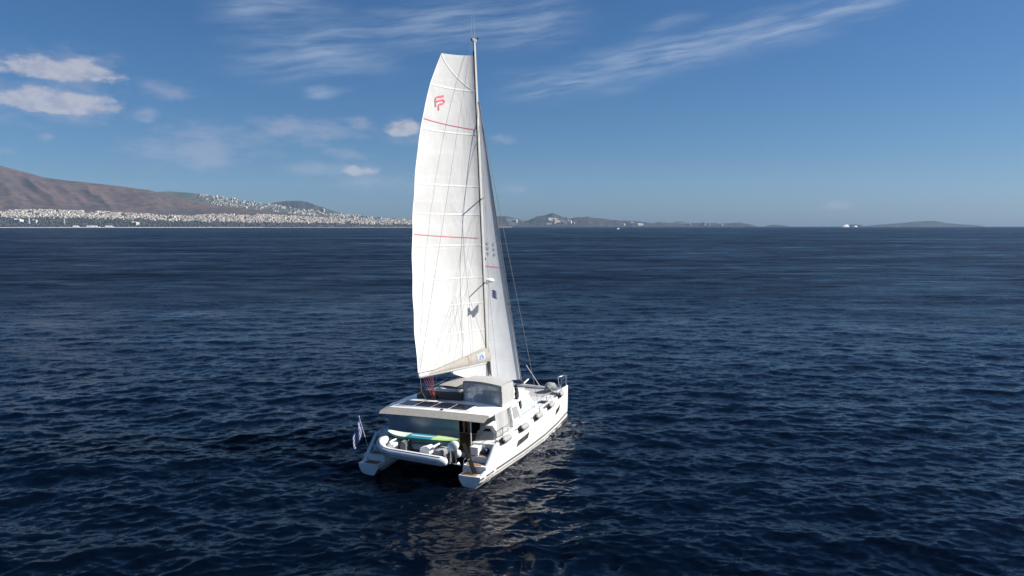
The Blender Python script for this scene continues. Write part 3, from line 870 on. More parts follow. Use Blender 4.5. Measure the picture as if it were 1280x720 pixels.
# front windows wrap the nose
g = G()
def nose(z, t, off=.02):
    f = (z - 1.82) / .9; hw = 3.04 - .14 * f; xf = 9.4 - 1.3 * f; fr = 1.6 - .3 * f
    a = t * math.pi; return (xf - fr + (fr + off) * math.sin(a) ** .8 , (hw + off) * math.cos(a), z)
for t0, t1 in ((.10, .30), (.33, .49), (.51, .67), (.70, .90)):
    g.grid(lambda u, v: nose(1.98 + .6 * v, t0 + (t1 - t0) * u), 6, 3)
g.build('front_window', M['lightgrey'], cabin)

# hard top over cockpit and salon
def rsec(x, hw, z, th, crown):
    ys_ = np.linspace(-1, 1, 11)
    top = [(x, hw * y, z + crown * (1 - y * y) - (.06 if abs(y) == 1 else 0)) for y in ys_]
    bot = [(x, hw * y * .985, z - th + crown * .6 * (1 - y * y)) for y in ys_[::-1]]
    return top + bot
g = G(); g.loft([rsec(1.72, 3.02, 2.80, .10, .03), rsec(1.80, 3.08, 2.83, .12, .04), rsec(3, 3.14, 2.85, .13, .05), rsec(4.6, 3.14, 2.86, .13, .05), rsec(6.5, 3.02, 2.88, .13, .05), rsec(7.6, 2.75, 2.88, .12, .05), rsec(8.2, 2.1, 2.85, .10, .05), rsec(8.45, 1.4, 2.80, .06, .03)])
roof = g.build('hardtop', M['gel'], cat, angle=35)
# sloping canvas lip along its aft edge
g = G(); g.loft([[(1.83, y * 3.05, 2.80 + .03 * (1 - y * y)), (1.80, y * 3.06, 2.84 + .03 * (1 - y * y)), (1.30, y * 2.98, 2.60 + .03 * (1 - y * y)), (1.33, y * 2.97, 2.575 + .03 * (1 - y * y))] for y in np.linspace(-1, 1, 13)])
g.build('roof_awning', M['olive'], roof)
for k in range(4):
    y1 = 2.42 - k * 1.02; y0 = y1 - .96
    g = G(); g.grid(lambda u, v: (2.22 + .98 * v, y0 + (y1 - y0) * u, 2.885 + .045 * (1 - ((y0 + (y1 - y0) * u) / 3.1) ** 2) + .012 * v), 4, 2)
    g.build('solar_panel', M['solar'], roof)
g = G(); g.box(2.14, 3.28, -1.74, 2.50, 2.87, 2.897 , .004); g.build('solar_tray', M['gel'], roof)
g = G(); g.ball((1.95, -.35, 2.90), (.09, .09, .05)); g.tube([(1.95, -.35, 2.85), (1.95, -.35, 2.92)], .05, 8); g.build('deck_light', M['black'], roof)
for y in (-2.15, 2.2):
    g = G(); g.tube([(1.55, y, 1.0), (1.55, y, 2.66)], .03, 8); g.build('roof_post', M['alu'], cat)
# clear vinyl curtain closing the cockpit aft
def curtain(u, v):
    y = -1.52 + 4.05 * u; z = 1.34 + 1.27 * v
    return (1.50 + .02 * math.sin(u * 11) * (1 - v), y, z)
g = G(); g.grid(curtain, 40, 6); cu = g.build('vinyl_curtain', M['vinyl'], cat)
g = G(); g.tube([curtain(u, 0) for u in np.linspace(0, 1, 12)], .018, 6); g.tube([curtain(0, v) for v in np.linspace(0, 1, 4)], .02, 6); g.build('curtain_hem', M['greycanvas'], cu)
# canvas curtain hanging down the starboard side
def sidecur(u, v):
    x = 2.25 + 1.45 * u + .12 * (1 - v); z = 1.62 + 1.2 * v
    return (x, -3.13 - .05 * (1 - v) + .03 * math.sin(u * 9), z)
g = G(); g.grid(sidecur, 16, 6); g.build('side_curtain', M['greycanvas'], cat)

# helm station with canvas enclosure --------------------------------------------
Zb = 3.95
g = G()
def bim(u, v):
    x = 3.75 + .45 * (1 - v if False else 1 - u) * 0 + 1.35 * v + .45 * u; y = -2.86 + 2.42 * u
    return (x - .1 * (1 - v), y, Zb - .05 * (1 - u) + .07 * math.sin(math.pi * u) * 1 + .05 * math.sin(math.pi * v))
g.grid(bim, 12, 8); g.grid(lambda u, v: tuple(Vector(bim(u, v)) - Vector((0, 0, .035))), 12, 8)
bmn = g.build('helm_bimini', M['greycanvas'], cat)
def enc(u, v):            # aft face
    a = Vector(bim(u, 0)); zb = 2.62 + .28 * u
    return (a.x - .02, a.y, zb + (a.z - .03 - zb) * v)
g = G()
g.grid(lambda u, v: enc(.07 + .90 * u, .07 + .86 * v), 12, 6); g.build('enclosure_window', M['vinyl'], bmn)
g = G()
for a, b_, c, d in ((0, .07, 0, 1), (.97, 1, 0, 1), (.07, .97, 0, .07), (.07, .97, .93, 1)):
    g.grid(lambda u, v: enc(a + (b_ - a) * u, c + (d - c) * v), 6, 4)
g.build('enclosure_frame', M['midgrey'], bmn)
def enside(u, v):
    a = Vector(bim(0, u)); zb = 2.50 + .12 * u
    return (a.x - .02 + .0 * v, a.y - .02 - .03 * math.sin(math.pi * v), zb + (a.z - .02 - zb) * v)
g = G(); g.grid(enside, 8, 8); g.build('enclosure_side', M['greycanvas'], bmn)
for (x, y) in ((3.72, -2.8), (5.1, -2.8), (4.15, -.5), (5.5, -.5)):
    g = G(); g.tube([(x + .02, y, 2.8), (x + .05, y, Zb - .06)], .018, 6); g.build('bimini_pole', M['steel'], bmn)
g = G(); g.box(4.95, 5.3, -2.3, -1.1, 2.86, 3.35, .06); hp = g.build('helm_console', M['gel'], cat)
g = G()
ring = [(4.86, -1.7 + .33 * math.cos(a), 3.35 + .33 * math.sin(a)) for a in np.linspace(0, 2 * math.pi, 25)]
g.tube(ring, .016, 6)
for a in (0, 2.09, 4.19): g.tube([(4.86, -1.7, 3.35), (4.86, -1.7 + .33 * math.cos(a), 3.35 + .33 * math.sin(a))], .012, 5)
g.build('steering_wheel', M['steel'], hp)
g = G(); g.box(4.2, 4.6, -2.4, -1.0, 2.88, 3.22, .06); g.build('helm_seat', M['vinylw'], cat)
for (x, y) in ((5.75, -2.35), (6.1, -1.6)):
    g = G(); g.tube([(x, y, 2.9), (x, y, 3.0), (x, y, 3.06), (x, y, 3.15)], [.11, .11, .075, .095], 14); g.build('winch', M['steel'], cat)
# coiled lines hanging forward of the helm
rr = random.Random(4)
for (x, y, z, s) in ((5.55, -2.86, 3.05, .26), (5.75, -2.95, 2.55, .24), (5.35, -2.93, 3.45, .2)):
    g = G(); pts = []
    for k in range(60):
        a = k / 60 * 8 * math.pi; pts.append((x + .06 * math.cos(a * 1.3) + rr.uniform(-.03, .03), y + s * .22 * math.cos(a) + rr.uniform(-.03, .03), z + s * math.sin(a) * rr.uniform(.8, 1.1)))
    g.tube(pts, .036, 5); g.build('coiled_line', M['darkcanvas'], cat)

# lounge on the roof
def arc(r0, z):
    P = []
    for a in np.linspace(-.5 * math.pi, .5 * math.pi, 3): pass
    return P
def back(u, v, off=0.0):
    # U-shaped backrest, open to the front
    s = u * 3.0
    if s < .5: x, y = 4.6 - s * 1.3 + .02, -.40 + off
    elif s < 2.5: x, y = 3.92 + off, -.36 + (s - .5) / 2.0 * 2.62
    else: x, y = 3.95 + (s - 2.5) * 1.3, 2.30 - off
    return (x, y, 2.88 + .47 * v)
g = G(); g.grid(lambda u, v: back(u, v), 36, 2); g.grid(lambda u, v: back(u, v, .09), 36, 2); g.grid(lambda u, v: back(u, 1, .09 * v), 36, 1)
lb = g.build('lounge_backrest', M['darkcanvas'], cat)
g = G(); g.box(4.05, 4.6, -.2, 2.2, 2.88, 3.12, .05); g.build('lounge_seat', M['midgrey'], cat)
g = G(); g.box(4.7, 5.4, 1.0, 1.9, 3.2, 3.25, .02); g.tube([(5.05, 1.45, 2.85), (5.05, 1.45, 3.2)], .05, 8); g.build('lounge_table', M['vinylw'], cat)
g = G(); g.box(4.15, 4.75, .0, 1.0, 3.12, 3.46, .09); g.build('sun_pad', M['vinylw'], cat)
# low sunshade over the lounge
g = G()
def shade(u, v): return (4.45 + 2.45 * v - .35 * u, 1.30 - 1.85 * u - .3 * v * 0, 3.50 + .05 * math.sin(math.pi * u) + .04 * math.sin(math.pi * v))
g.grid(shade, 10, 8); g.grid(lambda u, v: tuple(Vector(shade(u, v)) - Vector((0, 0, .04))), 10, 8)
sh = g.build('lounge_sunshade', M['olive'], cat)
g = G(); g.tube([shade(u, 0) for u in np.linspace(0, 1, 8)], .035, 6); g.build('sunshade_hem', M['darkcanvas'], sh)
for u, v in ((.02, .05), (.98, .05), (.02, .95), (.98, .95)):
    p = shade(u, v); g = G(); g.tube([(p[0], p[1], 2.86), p], .016, 6); g.build('sunshade_pole', M['alu'], sh)
g = G(); g.tube([(3.6, 2.3, 3.05), (4.3, 1.75, 3.4), (5.2, 1.35, 3.62)], .018, 6); g.build('sunshade_brace', M['alu'], sh)

# foredeck: crossbeam, net, bowsprit
g = G(); g.tube([(12.75, -2.85, 1.86), (12.75, 0, 1.98), (12.75, 2.85, 1.86)], .10, 12); g.build('crossbeam', M['alu'], cat)
for a, b_ in ((-2.55, -.35), (.35, 2.55)):
    g = G(); g.grid(lambda u, v: (10.62 + 2.1 * v, a + (b_ - a) * u, 1.84 + .02 * v - .05 * math.sin(math.pi * u) * math.sin(math.pi * v)), 8, 8); g.build('trampoline', M['net'], cat)
g = G(); g.box(10.6, 12.7, -.33, .33, 1.80, 1.88, .03); g.build('centre_walkway', M['deck'], cat)
g = G(); g.tube([(12.7, 0, 1.95), (13.9, 0, 2.15)], [.07, .05], 10); g.build('bowsprit', M['alu'], cat)
g = G(); g.box(9.3, 10.4, -1.6, 1.6, 1.84, 2.0, .06); g.build('foredeck_cushion', M['lightgrey'], cat)

# davits
for y in (1.15, -1.25):
    g = G(); g.tube([(1.56, y, 1.3), (1.45, y, 1.66), (1.2, y, 1.74), (-.35, y, 1.78), (-.55, y, 1.74)], .05, 8); g.build('davit', M['alu'], cat)
# swim ladder, folded up on the starboard step; stern gangway
g = G()
for y in (-2.42, -2.62): g.tube([(.12, y, .42), (.25, y, 1.05), (.45, y, 1.05)], .018, 6)
for z in (.55, .72, .9): g.tube([(.15 + (z - .42) * .2, -2.42, z), (.15 + (z - .42) * .2, -2.62, z)], .016, 6)
g.build('swim_ladder', M['steel'], HULLS[-1])

# mast, boom, rig ----------------------------------------------------------------
mx = lambda z: 8.0 - (z - 2.9) * .035
def mast_sec(z, s=1.0):
    x = mx(z); P = []
    for k in range(16):
        a = k / 16 * 2 * math.pi; P.append((x + .145 * s * math.cos(a), .078 * s * math.sin(a), z))
    return P
g = G(); g.loft([mast_sec(2.86), mast_sec(4), mast_sec(8), mast_sec(14), mast_sec(18), mast_sec(20.5, .85), mast_sec(22.15, .7)]); mast = g.build('mast', M['spar'], cat)
g = G(); g.box(0, .03, -.04, .04, 0, 1)
for v in g.bm.verts: z = 4.4 + v.co.z * 17.2; v.co = Vector((mx(z) - .172 * (1 if z < 19 else .86) + v.co.x, v.co.y, z))
g.build('sail_track', M['darkcanvas'], mast)
g = G(); g.box(mx(22.15) - .3, mx(22.15) + .22, -.06, .06, 22.12, 22.28, .03); mh = g.build('masthead', M['midgrey'], mast)
for dx, hgt in ((-.22, 1.25), (.12, 1.6)):
    g = G(); g.tube([(mx(22) + dx, .03, 22.2), (mx(22) + dx - .02, .03, 22.2 + hgt)], [.012, .006], 5); g.build('antenna', M['ropew'], mh)
g = G(); g.tube([(mx(22) + .2, 0, 22.2), (mx(22) + .45, 0, 22.38)], .012, 5); g.ball((mx(22) + .47, 0, 22.42), .06, 8, 6); g.build('wind_vane', M['black'], mh)
SPR = []
for z, L in ((13.55, .7), (8.85, .7)):
    for side in (-1, 1):
        x = mx(z); tip = (x - .50, side * .52, z + .05)
        g = G(); g.tube([(x - .05, side * .05, z), tip], [.045, .03], 8); g.build('spreader', M['alu'], mast); SPR.append((side, z, tip))
for side in (-1, 1):
    tips = [t for s, z, t in SPR if s == side]
    g = G(); g.tube([(mx(17.6), side * .09, 17.6), tips[0], tips[1], (mx(4.6), side * .1, 4.6)], .007, 5); g.build('diamond_stay', M['rope'], mast)
    g = G(); g.tube([(mx(18.9), side * .08, 18.9), (7.42, side * 3.42, 1.66)], .012, 5); g.tube([(7.49, side * 3.36, 1.95), (7.42, side * 3.42, 1.62)], .035, 6); g.build('shroud', M['rope'], cat)
g = G(); g.ball((mx(8.9) + .42, -.12, 8.95), (.30, .30, .14)); g.tube([(mx(8.9) + .1, -.05, 8.78), (mx(8.9) + .42, -.12, 8.85)], .05, 6); g.build('radar_dome', M['vinylw'], mast)
g = G(); g.ball((mx(10.2) + .2, 0, 10.2), (.09, .07, .1), 8, 6); g.build('deck_lamp', M['black'], mast)
# coiled halyards at the mast foot
g = G()
for k in range(5):
    y = -.16 + k * .05; pts = [(mx(4) - .2 + .02 * k, y - .12, 4.35), (mx(4) - .24, y - .14, 3.9 + .05 * k), (mx(4) - .2, y - .18, 3.45 + .08 * (k % 3)), (mx(4) - .17, y - .14, 3.8), (mx(4) - .19, y - .1, 4.3)]
    g.tube(pts, .026, 5)
g.build('halyard_coil', M['rope'], mast)

BETA = R(12)
def boom_pt(c, dz=0.0, dy=0.0): return (7.82 - c * math.cos(BETA) + dy * math.sin(BETA), c * math.sin(BETA) + dy * math.cos(BETA), 4.30 + .022 * c + dz)
g = G(); secs = []
for c in (0, .05, 1, 3, 5.5, 5.62):
    s_2 = .7 if c in (0, 5.62) else 1
    secs.append([boom_pt(c, .13 * s_2 * math.sin(a), .085 * s_2 * math.cos(a)) for a in np.linspace(0, 2 * math.pi, 12, endpoint=False)])
g.loft(secs); boom = g.build('boom', M['alu'], cat)
def bag(sd):
    def f(u, v):
        c = -.28 + 5.2 * u; top = .08 + .78 * (1 - u) ** 1.05
        bul = .10 + .10 * math.sin(math.pi * v) * (1 - u * .6)
        return boom_pt(c, .02 + top * v, sd * -1 * -(bul * (1 - v * .65)) if sd > 0 else -(bul * (1 - v * .65)))
    return f
g = G(); g.grid(bag(-1), 24, 6); g.grid(bag(1), 24, 6); bg_ = g.build('sail_bag', M['cream'], boom)
# emblem panel on the bag
def bagpt(u, v, off=.012):
    p = bag(-1)(u, v); return (p[0] - off * math.sin(BETA), p[1] - off * math.cos(BETA), p[2])
g = G(); g.grid(lambda u, v: bagpt(.24 - .14 * u, .22 + .58 * v), 6, 4); g.build('emblem_patch', M['lightgrey'], bg_)
g = G()
def patch_poly(P, off=.022):
    vs = [bagpt(.24 - .14 * a, .22 + .58 * b, off) for a, b in P]; t = [g.bm.verts.new(p) for p in vs]; g.bm.faces.new(t)
patch_poly([(.22, .30), (.50, .85), (.58, .85), (.34, .30)]); patch_poly([(.52, .36), (.60, .78), (.80, .36)]); patch_poly([(.18, .16), (.84, .20), (.84, .24), (.18, .20)])
g.build('emblem', M['blue'], bg_)
# gooseneck dark fitting
g = G(); g.tube([boom_pt(-.05, 0), (mx(4.3) - .1, 0, 4.3)], .06, 8); g.build('gooseneck', M['black'], boom)

# mainsail
LEECH = [(4.30, 2.34, 1.20), (4.56, 2.36, 1.20), (5.67, 2.32, 1.28), (7.31, 2.36, 1.38), (9.75, 2.53, 1.49), (11.38, 2.71, 1.54), (13.01, 2.93, 1.56), (15.48, 3.36, 1.54), (17.57, 3.87, 1.43), (19.62, 4.53, 1.23), (21.22, 5.29, .93), (21.5, 5.42, .90)]
LZ = [r[0] for r in LEECH]; LXs = [r[1] for r in LEECH]; LYs = [r[2] for r in LEECH]
def main_pt(s, z, off=0.0, zl=None):
    """s 0 at the luff, 1 at the leech; off > 0 is towards the windward, starboard face"""
    zl = z if zl is None else zl
    L = Vector((mx(z) - .19, .0, z)); E = Vector((float(np.interp(zl, LZ, LXs)), float(np.interp(zl, LZ, LYs)), zl))
    P = L.lerp(E, s); ch = E - L; c = math.hypot(ch.x, ch.y); n = Vector((ch.y, -ch.x, 0)) / c
    if n.y < 0: n = -n
    hgt = (z - 4.3) / 17
    cam_ = (.03 + .055 * min(1, hgt * 3)) * c * 3.2 * (s ** .75) * (1 - s)
    scal = .028 * math.sin(z * 3.1) * s * s * (1 - hgt * .4)
    P += n * (cam_ + scal - off)
    return P
TOPZ = lambda s: 21.36 - .15 * s
def main_uv(s, v):
    z0 = 4.42 + .14 * s; z1 = TOPZ(s); z = z0 + (z1 - z0) * v
    return main_pt(s, z)
g = G(); g.grid(main_uv, 28, 110); ms = g.build('mainsail', M['sail'], cat)
def strip(fn, a, b_, wdt, mt, nm, par, n=24):
    g = G(); g.grid(lambda u, v: fn(a + (b_ - a) * u, (v - .5) * wdt), n, 1); return g.build(nm, mt, par)
for z in (19.45, 17.1, 14.25, 12.7, 11.0, 9.2, 7.75, 6.2):
    strip(lambda s, dz: main_pt(s, z + .06 * s + dz, .012), .0, 1.0, .08, M['batten'], 'batten', ms)
for z in (17.38, 11.38):
    strip(lambda s, dz: main_pt(s, z + .30 * s + dz, .02), .02, .97, .034, M['red'], 'draft_stripe', ms)
strip(lambda s, dz: main_pt(1 - s, 19.45 + 1.75 * (1 - s) + dz, .016), .02, 1.0, .07, M['batten'], 'batten', ms)
# leech line: sewn edge tape
g = G(); g.grid(lambda u, v: main_pt(.985 + .015 * v, 4.6 + 16.5 * u, .012), 60, 1); g.build('leech_tape', M['batten'], ms)
# emblem of two nested red strokes near the head
g = G()
def stroke(P, wd=.085):
    P = [Vector(p) for p in P]; L_, R_ = [], []
    for i, p in enumerate(P):
        d = (P[min(i + 1, len(P) - 1)] - P[max(i - 1, 0)]).normalized(); n = Vector((-d.y, d.x)) * wd / 2
        L_.append(p + n); R_.append(p - n)
    def q(c, z):
        E = math.hypot(float(np.interp(z, LZ, LXs)) - mx(z) + .19, float(np.interp(z, LZ, LYs))); return main_pt(c / E, z, .03)
    a = [g.bm.verts.new(q(*p)) for p in L_]; b2 = [g.bm.verts.new(q(*p)) for p in R_]
    for i in range(len(P) - 1): g.bm.faces.new((a[i], a[i + 1], b2[i + 1], b2[i]))
def ep(u, v): return (2.64 - (u - 545) * .0535, 19.03 - (v - 118) * .042)
stroke([ep(*p) for p in ((545.8, 133.5), (545.8, 128), (545.8, 124.2), (546.6, 122.2), (548.4, 121), (552, 119.8), (557.6, 118.2))])
stroke([ep(*p) for p in ((547.6, 126.6), (550, 125.2), (553, 124.2), (556.4, 123.2), (557.6, 124.2), (557.8, 126), (556.8, 127.4), (553.5, 128.8), (550.6, 129.8), (549.8, 131.4), (549.8, 137))])
g.build('emblem', M['red'], ms)
# lazy jacks and topping lift
for dy in (-.22, .24):
    g = G(); top = (mx(13.5) - .1, dy * .6, 13.5)
    mid = Vector(top).lerp(Vector(boom_pt(3.2, .1, dy)), .55)
    g.tube([top, mid], .005, 4)
    for c in (1.6, 3.2, 4.8): g.tube([mid, boom_pt(c, .12, dy)], .005, 4)
    g.build('lazy_jack', M['rope'], boom)
g = G(); g.tube([boom_pt(5.55, .12), (mx(22.1) - .25, .05, 22.1)], .008, 4); g.build('topping_lift', M['rope'], boom)
# mainsheet: red tackle down to the roof
for k, (c, dx, dy) in enumerate(((4.55, 0, 0), (4.75, .05, .04), (4.95, .02, -.05), (5.15, .07, .0), (5.3, -.03, .05), (4.65, .08, -.04))):
    g = G(); g.tube([boom_pt(c, -.12), (3.82 + dx, 1.16 + dy, 2.98)], .011, 5); g.build('mainsheet', M['ropered'], cat)
g = G(); g.box(3.68, 3.98, 1.0, 1.32, 2.9, 3.03, .04); g.build('mainsheet_block', M['black'], cat)
g = G(); g.tube([boom_pt(5.5, -.1), boom_pt(5.45, -.8), (2.9, 1.0, 2.95)], .012, 5); g.build('reef_line', M['rope'], boom)

# jib
T0 = Vector((12.80, 0, 2.35)); T1 = Vector((7.72, 0, 18.75)); CL = Vector((7.0, 1.86, 3.70))
def jib_pt(s, v, off=0.0):
    L = T0.lerp(T1, v); E = CL.lerp(Vector((7.66, .06, 18.7)), v)
    E += Vector((.10, .55, 0)) * math.sin(math.pi * v) * .9
    P = L.lerp(E, s); ch = E - L; c = ch.length; n = Vector((ch.y, -ch.x, 0)); n = n / max(n.length, 1e-6)
    if n.y < 0: n = -n
    P += n * (.06 * c * 3.2 * (s ** .8) * (1 - s) - off)
    P.z -= .32 * math.sin(math.pi * s) * (1 - v) ** 8
    return P
g = G(); g.grid(lambda s, v: jib_pt(s, v), 24, 80); jb = g.build('jib', M['jib'], cat)
strip(lambda s, dz: jib_pt(s, .44 - .02 * s + dz / 16.4, .02), .03, .95, .034, M['red'], 'draft_stripe', jb)
g = G()
for k, (s, v) in enumerate(((.14, .515), (.26, .515), (.14, .497), (.26, .497), (.14, .478), (.26, .478))):
    g.grid(lambda a, b: jib_pt(s + .05 * a * (1 if k % 2 else .5), v + .010 * b, .02), 1, 1)
    g.grid(lambda a, b: jib_pt(s + .012 * a, v + .010 * b, .021), 1, 1)
g.build('sail_number', M['inkgrey'], jb)
g = G(); g.grid(lambda u, v: jib_pt(.03 + .02 * math.cos(2 * math.pi * u) * v, .30 + .003 * math.sin(2 * math.pi * u) * v, .02), 10, 1); g.build('telltale', M['inkgrey'], jb)
g = G(); g.tube([T0 + Vector((.02, 0, -.35)), T1 + Vector((0, 0, .2))], .03, 8); fs = g.build('forestay', M['rope'], cat)
g = G(); g.tube([(12.88, 0, 2.0), (12.86, 0, 2.05), (12.8, 0, 2.25), (12.79, 0, 2.28)], [.05, .13, .13, .05], 12); g.build('furler_drum', M['black'], fs)
g = G(); g.tube([CL, (6.2, 2.3, 2.95)], .015, 5); g.tube([CL, (6.3, -1.2, 3.0)], .013, 5); g.build('jib_sheet', M['rope'], jb)
g = G(); g.tube([(12.85, -1.25, 1.95), (12.2, -.6, 3.4)], .022, 6); g.tube([(12.85, -1.25, 1.95), (12.85, -1.25, 1.9)], .04, 6); g.build('foredeck_pole', M['alu'], cat)

# ------------------------------------------------------------------ things carried on board
def fender(x, label, y=None):
    y = -(yo(x) + .05) if y is None else y
    z = zs(x) + .07
    t = thing('fender', (x, y, z), label, 'fender', 'fenders lashed along the starboard rail', BM)
    L = 1.0
    d = Vector((L, -(yo(x + L) - yo(x)), (zs(x + L) - zs(x)) - .05)); d.normalize(); p = Vector((x, y, z))
    rs = [(.0, .06), (.04, .125), (.12, .155), (.3, .165), (.7, .165), (.88, .15), (.96, .11), (1.0, .05)]
    g = G(); g.tube([p + d * a for a, _ in rs], [r for _, r in rs], 16); g.build('body', M['fend'], t)
    g = G(); g.tube([p - d * .06, p - d * .045, p + d * .02, p + d * .09], [.05, .10, .145, .1565], 16); g.build('end_cap', M['black'], t)
    g = G(); g.tube([p - d * .05, p + Vector((.0, .12, .28)), p + Vector((.05, .14, .52))], .014, 5); g.tube([p + d * .98, p + d * .95 + Vector((0, .12, .3)), p + d * .9 + Vector((0, .13, .5))], .014, 5); g.build('lanyard', M['ropew'], t)
    return t
fender(2.05, 'grey fender nearest the stern on the starboard rail, beside the quarter slope')
fender(4.15, 'grey fender on the starboard rail just above the rear hull window')
fender(6.20, 'grey fender in the middle of the starboard row, below the cabin side window')
fender(8.35, 'grey fender on the starboard rail between the two hull windows, fourth from the stern')
fender(10.65, 'grey fender nearest the bow on the starboard rail, above the front hull window')

# bow bag
t = thing('sail_bag', (12.2, -2.2, 1.95), 'round grey canvas bag lying at the starboard bow', 'bag', None, BM)
g = G(); g.ball((12.2, -2.2, 2.16), (.50, .34, .24), 18, 12)
for v in g.bm.verts: v.co += Vector((0, 0, .05 * math.sin(v.co.x * 9) * (v.co.z > 2.2))); v.co.z = max(v.co.z, 1.96)
g.build('bag_body', M['midgrey'], t)
g = G(); g.tube([(11.75, -2.42, 2.02), (11.72, -2.2, 2.3), (11.75, -1.98, 2.02)], .03, 6); g.tube([(12.1, -2.56, 2.0), (12.1, -2.2, 2.41), (12.1, -1.84, 2.0)], .02, 6); g.build('strap', M['black'], t)

# dinghy ------------------------------------------------------------------------
DB = (-.15, -.2, 1.0)
din = thing('dinghy', DB, 'grey inflatable dinghy hung crosswise on the davits between the two sterns', 'dinghy', None, BM)
def dtube(y, side):
    pass
zc = lambda y: 1.22 + .045 * (y + 2.0)
pts = []; rad = []
for y in (-2.12, -2.05, -1.8, -1.0, 0, .8): pts.append((-.82, y, zc(y))); rad.append({-2.12: .08, -2.05: .17}.get(y, .225))
for a in np.linspace(0, math.pi, 11):
    pts.append((-.15 - .67 * math.cos(a), .95 + .85 * math.sin(a) ** .8, zc(1) + .30 * math.sin(a) ** 1.5)); rad.append(.225)
for y in (.8, 0, -1.0, -1.8, -2.05, -2.12): pts.append((.52, y, zc(y))); rad.append({-2.12: .08, -2.05: .17}.get(y, .225))
g = G(); g.tube(pts, rad, 16); tb_ = g.build('tube', M['tube'], din)
g = G(); k = [i for i in range(len(pts)) if 1 < i < len(pts) - 2]
cen = Vector((-.15, -.3, 1.3))
g.tube([Vector(pts[i]) + (Vector((pts[i][0], pts[i][1], 0)) - Vector((-.15, min(pts[i][1], .9), 0))).normalized() * .225 for i in k], .03, 6); g.build('rubbing_strake', M['tubeg'], tb_)
g = G(); g.tube([Vector(pts[i]) + Vector((-.1 if pts[i][0] < 0 else .1, 0, .21)) for i in k], .012, 5); g.build('grab_line', M['rope'], tb_)
g = G(); g.box(-.955, -.94, -1.35, -1.0, zc(-1.2) - .08, zc(-1.2) + .05, .004, 1); g.build('valve_patch', M['tubeg'], tb_)
g = G(); g.loft([[(-.75, y, zc(y) + .02), (-.45, y, zc(y) - .15), (-.15, y, zc(y) - .32 + r_), (.15, y, zc(y) - .15), (.45, y, zc(y) + .02), (.2, y, zc(y) - .05), (-.15, y, zc(y) - .1), (-.5, y, zc(y) - .05)] for y, r_ in ((-1.9, .0), (-.5, 0), (.6, .05), (1.3, .2))]); g.build('floor_hull', M['tubeg'], din)
g = G(); g.box(-.62, .34, -1.92, -1.84, zc(-1.9) - .25, zc(-1.9) + .22, .02); g.build('transom', M['tubeg'], din)
g = G(); g.box(-.5, .2, .95, 1.35, zc(1.2), zc(1.2) + .30, .06); g.build('bow_locker', M['vinylw'], din)
g = G(); g.prism([(-.35, .35, zc(.4)), (-.35, .72, zc(.4)), (-.35, .62, zc(.4) + .48), (-.35, .42, zc(.4) + .42)], (.5, 0, 0)); cs = g.build('console', M['tubeg'], din, smooth=False)
g = G(); g.tube([(-.1 + .17 * math.cos(a), .33, zc(.4) + .36 + .17 * math.sin(a)) for a in np.linspace(0, 2 * math.pi, 17)], .018, 6); g.build('steering_wheel', M['black'], cs)
g = G(); g.prism([(-.48, -1.02, zc(-.8) + .02), (-.48, -.45, zc(-.8) + .02), (-.48, -.50, zc(-.8) + .36), (-.48, -.85, zc(-.8) + .46), (-.48, -1.0, zc(-.8) + .40)], (.75, 0, 0)); g.build('seat', M['vinylw'], din, smooth=False)
g = G(); g.box(-.45, .2, -1.62, -1.22, zc(-1.4), zc(-1.4) + .34, .06); g.build('fuel_locker', M['midgrey'], din)
# outboard motor hung on the dinghy's transom
om = bpy.data.objects.new('outboard_motor', None); col.objects.link(om); om.parent = din; om.location = Vector((-.2, -2.05, 1.5)) - Vector(DB); ORG[om.name] = (-.2, -2.05, 1.5)
rt = Matrix.Rotation(R(-38), 4, 'X')
g = G(); g.ball((-.2, -2.12, 1.78), (.19, .33, .24), 18, 12, rt); g.build('cowling', M['vinylw'], om)
g = G(); g.loft([[(-.2 + sx * a, -2.16 + b * .8, z) for sx, b in ((-1, -.12), (1, -.12), (1, .12), (-1, .12))] for z, a in ((1.58, .14), (1.25, .07), (.95, .05))]); g.build('leg', M['black'], om)
g = G(); g.tube([(-.2, -2.02, .98), (-.2, -2.3, .95), (-.2, -2.42, .95)], [.05, .075, .03], 10)
for a in (0, 2.09, 4.19):
    d = Vector((math.cos(a), 0, math.sin(a))); c = Vector((-.2, -2.40, .95)); n = d.cross(Vector((0, 1, 0))); v = [g.bm.verts.new(p) for p in (c, c + d * .1 + n * .06 + Vector((0, .03, 0)), c + d * .16, c + d * .1 - n * .06 - Vector((0, .03, 0)))]; g.bm.faces.new(v)
g.build('propeller', M['steel'], om)
# falls
for y in (1.15, -1.25):
    g = G(); g.tube([(-.45, y, 1.74), (-.4, y, zc(y) + .05)], .012, 5); g.build('lifting_strop', M['rope'], din)

# paddle board -------------------------------------------------------------------
sup = thing('paddle_board', (.45, -.2, 1.79), 'green, teal and white paddle board lying across the davits', 'paddle board', None, BM)
def board(v):       # outline, v along the length
    y = 1.86 - 3.98 * v
    hw = .40 * (max(0.0, 1 - abs(2 * v - 1) ** 2.6)) ** .55 + .012
    zz = 1.86 + .14 * max(0, (.25 - v) / .25) ** 2 + .03 * max(0, (v - .85) / .15) ** 2
    return y, hw, zz
secs = []
for v in np.linspace(0, 1, 36):
    y, hw, z = board(v); secs.append([(.42 + hw * a, y, z + b) for a, b in ((-.96, .055), (-1, .0), (-.93, -.055), (0, -.065), (.93, -.055), (1, .0), (.96, .055), (0, .07))])
g = G(); g.loft(secs); bd = g.build('board', M['green'], sup)
def deckpatch(v0, v1, f, mt, nm, dz=.006):
    def q(u, v):
        y, hw, z = board(v0 + (v1 - v0) * v); a = (u * 2 - 1) * f
        return (.42 + hw * a, y, z + .07 - .015 * abs(a) + dz)
    g = G(); g.grid(q, 8, 14); g.build(nm, mt, bd)
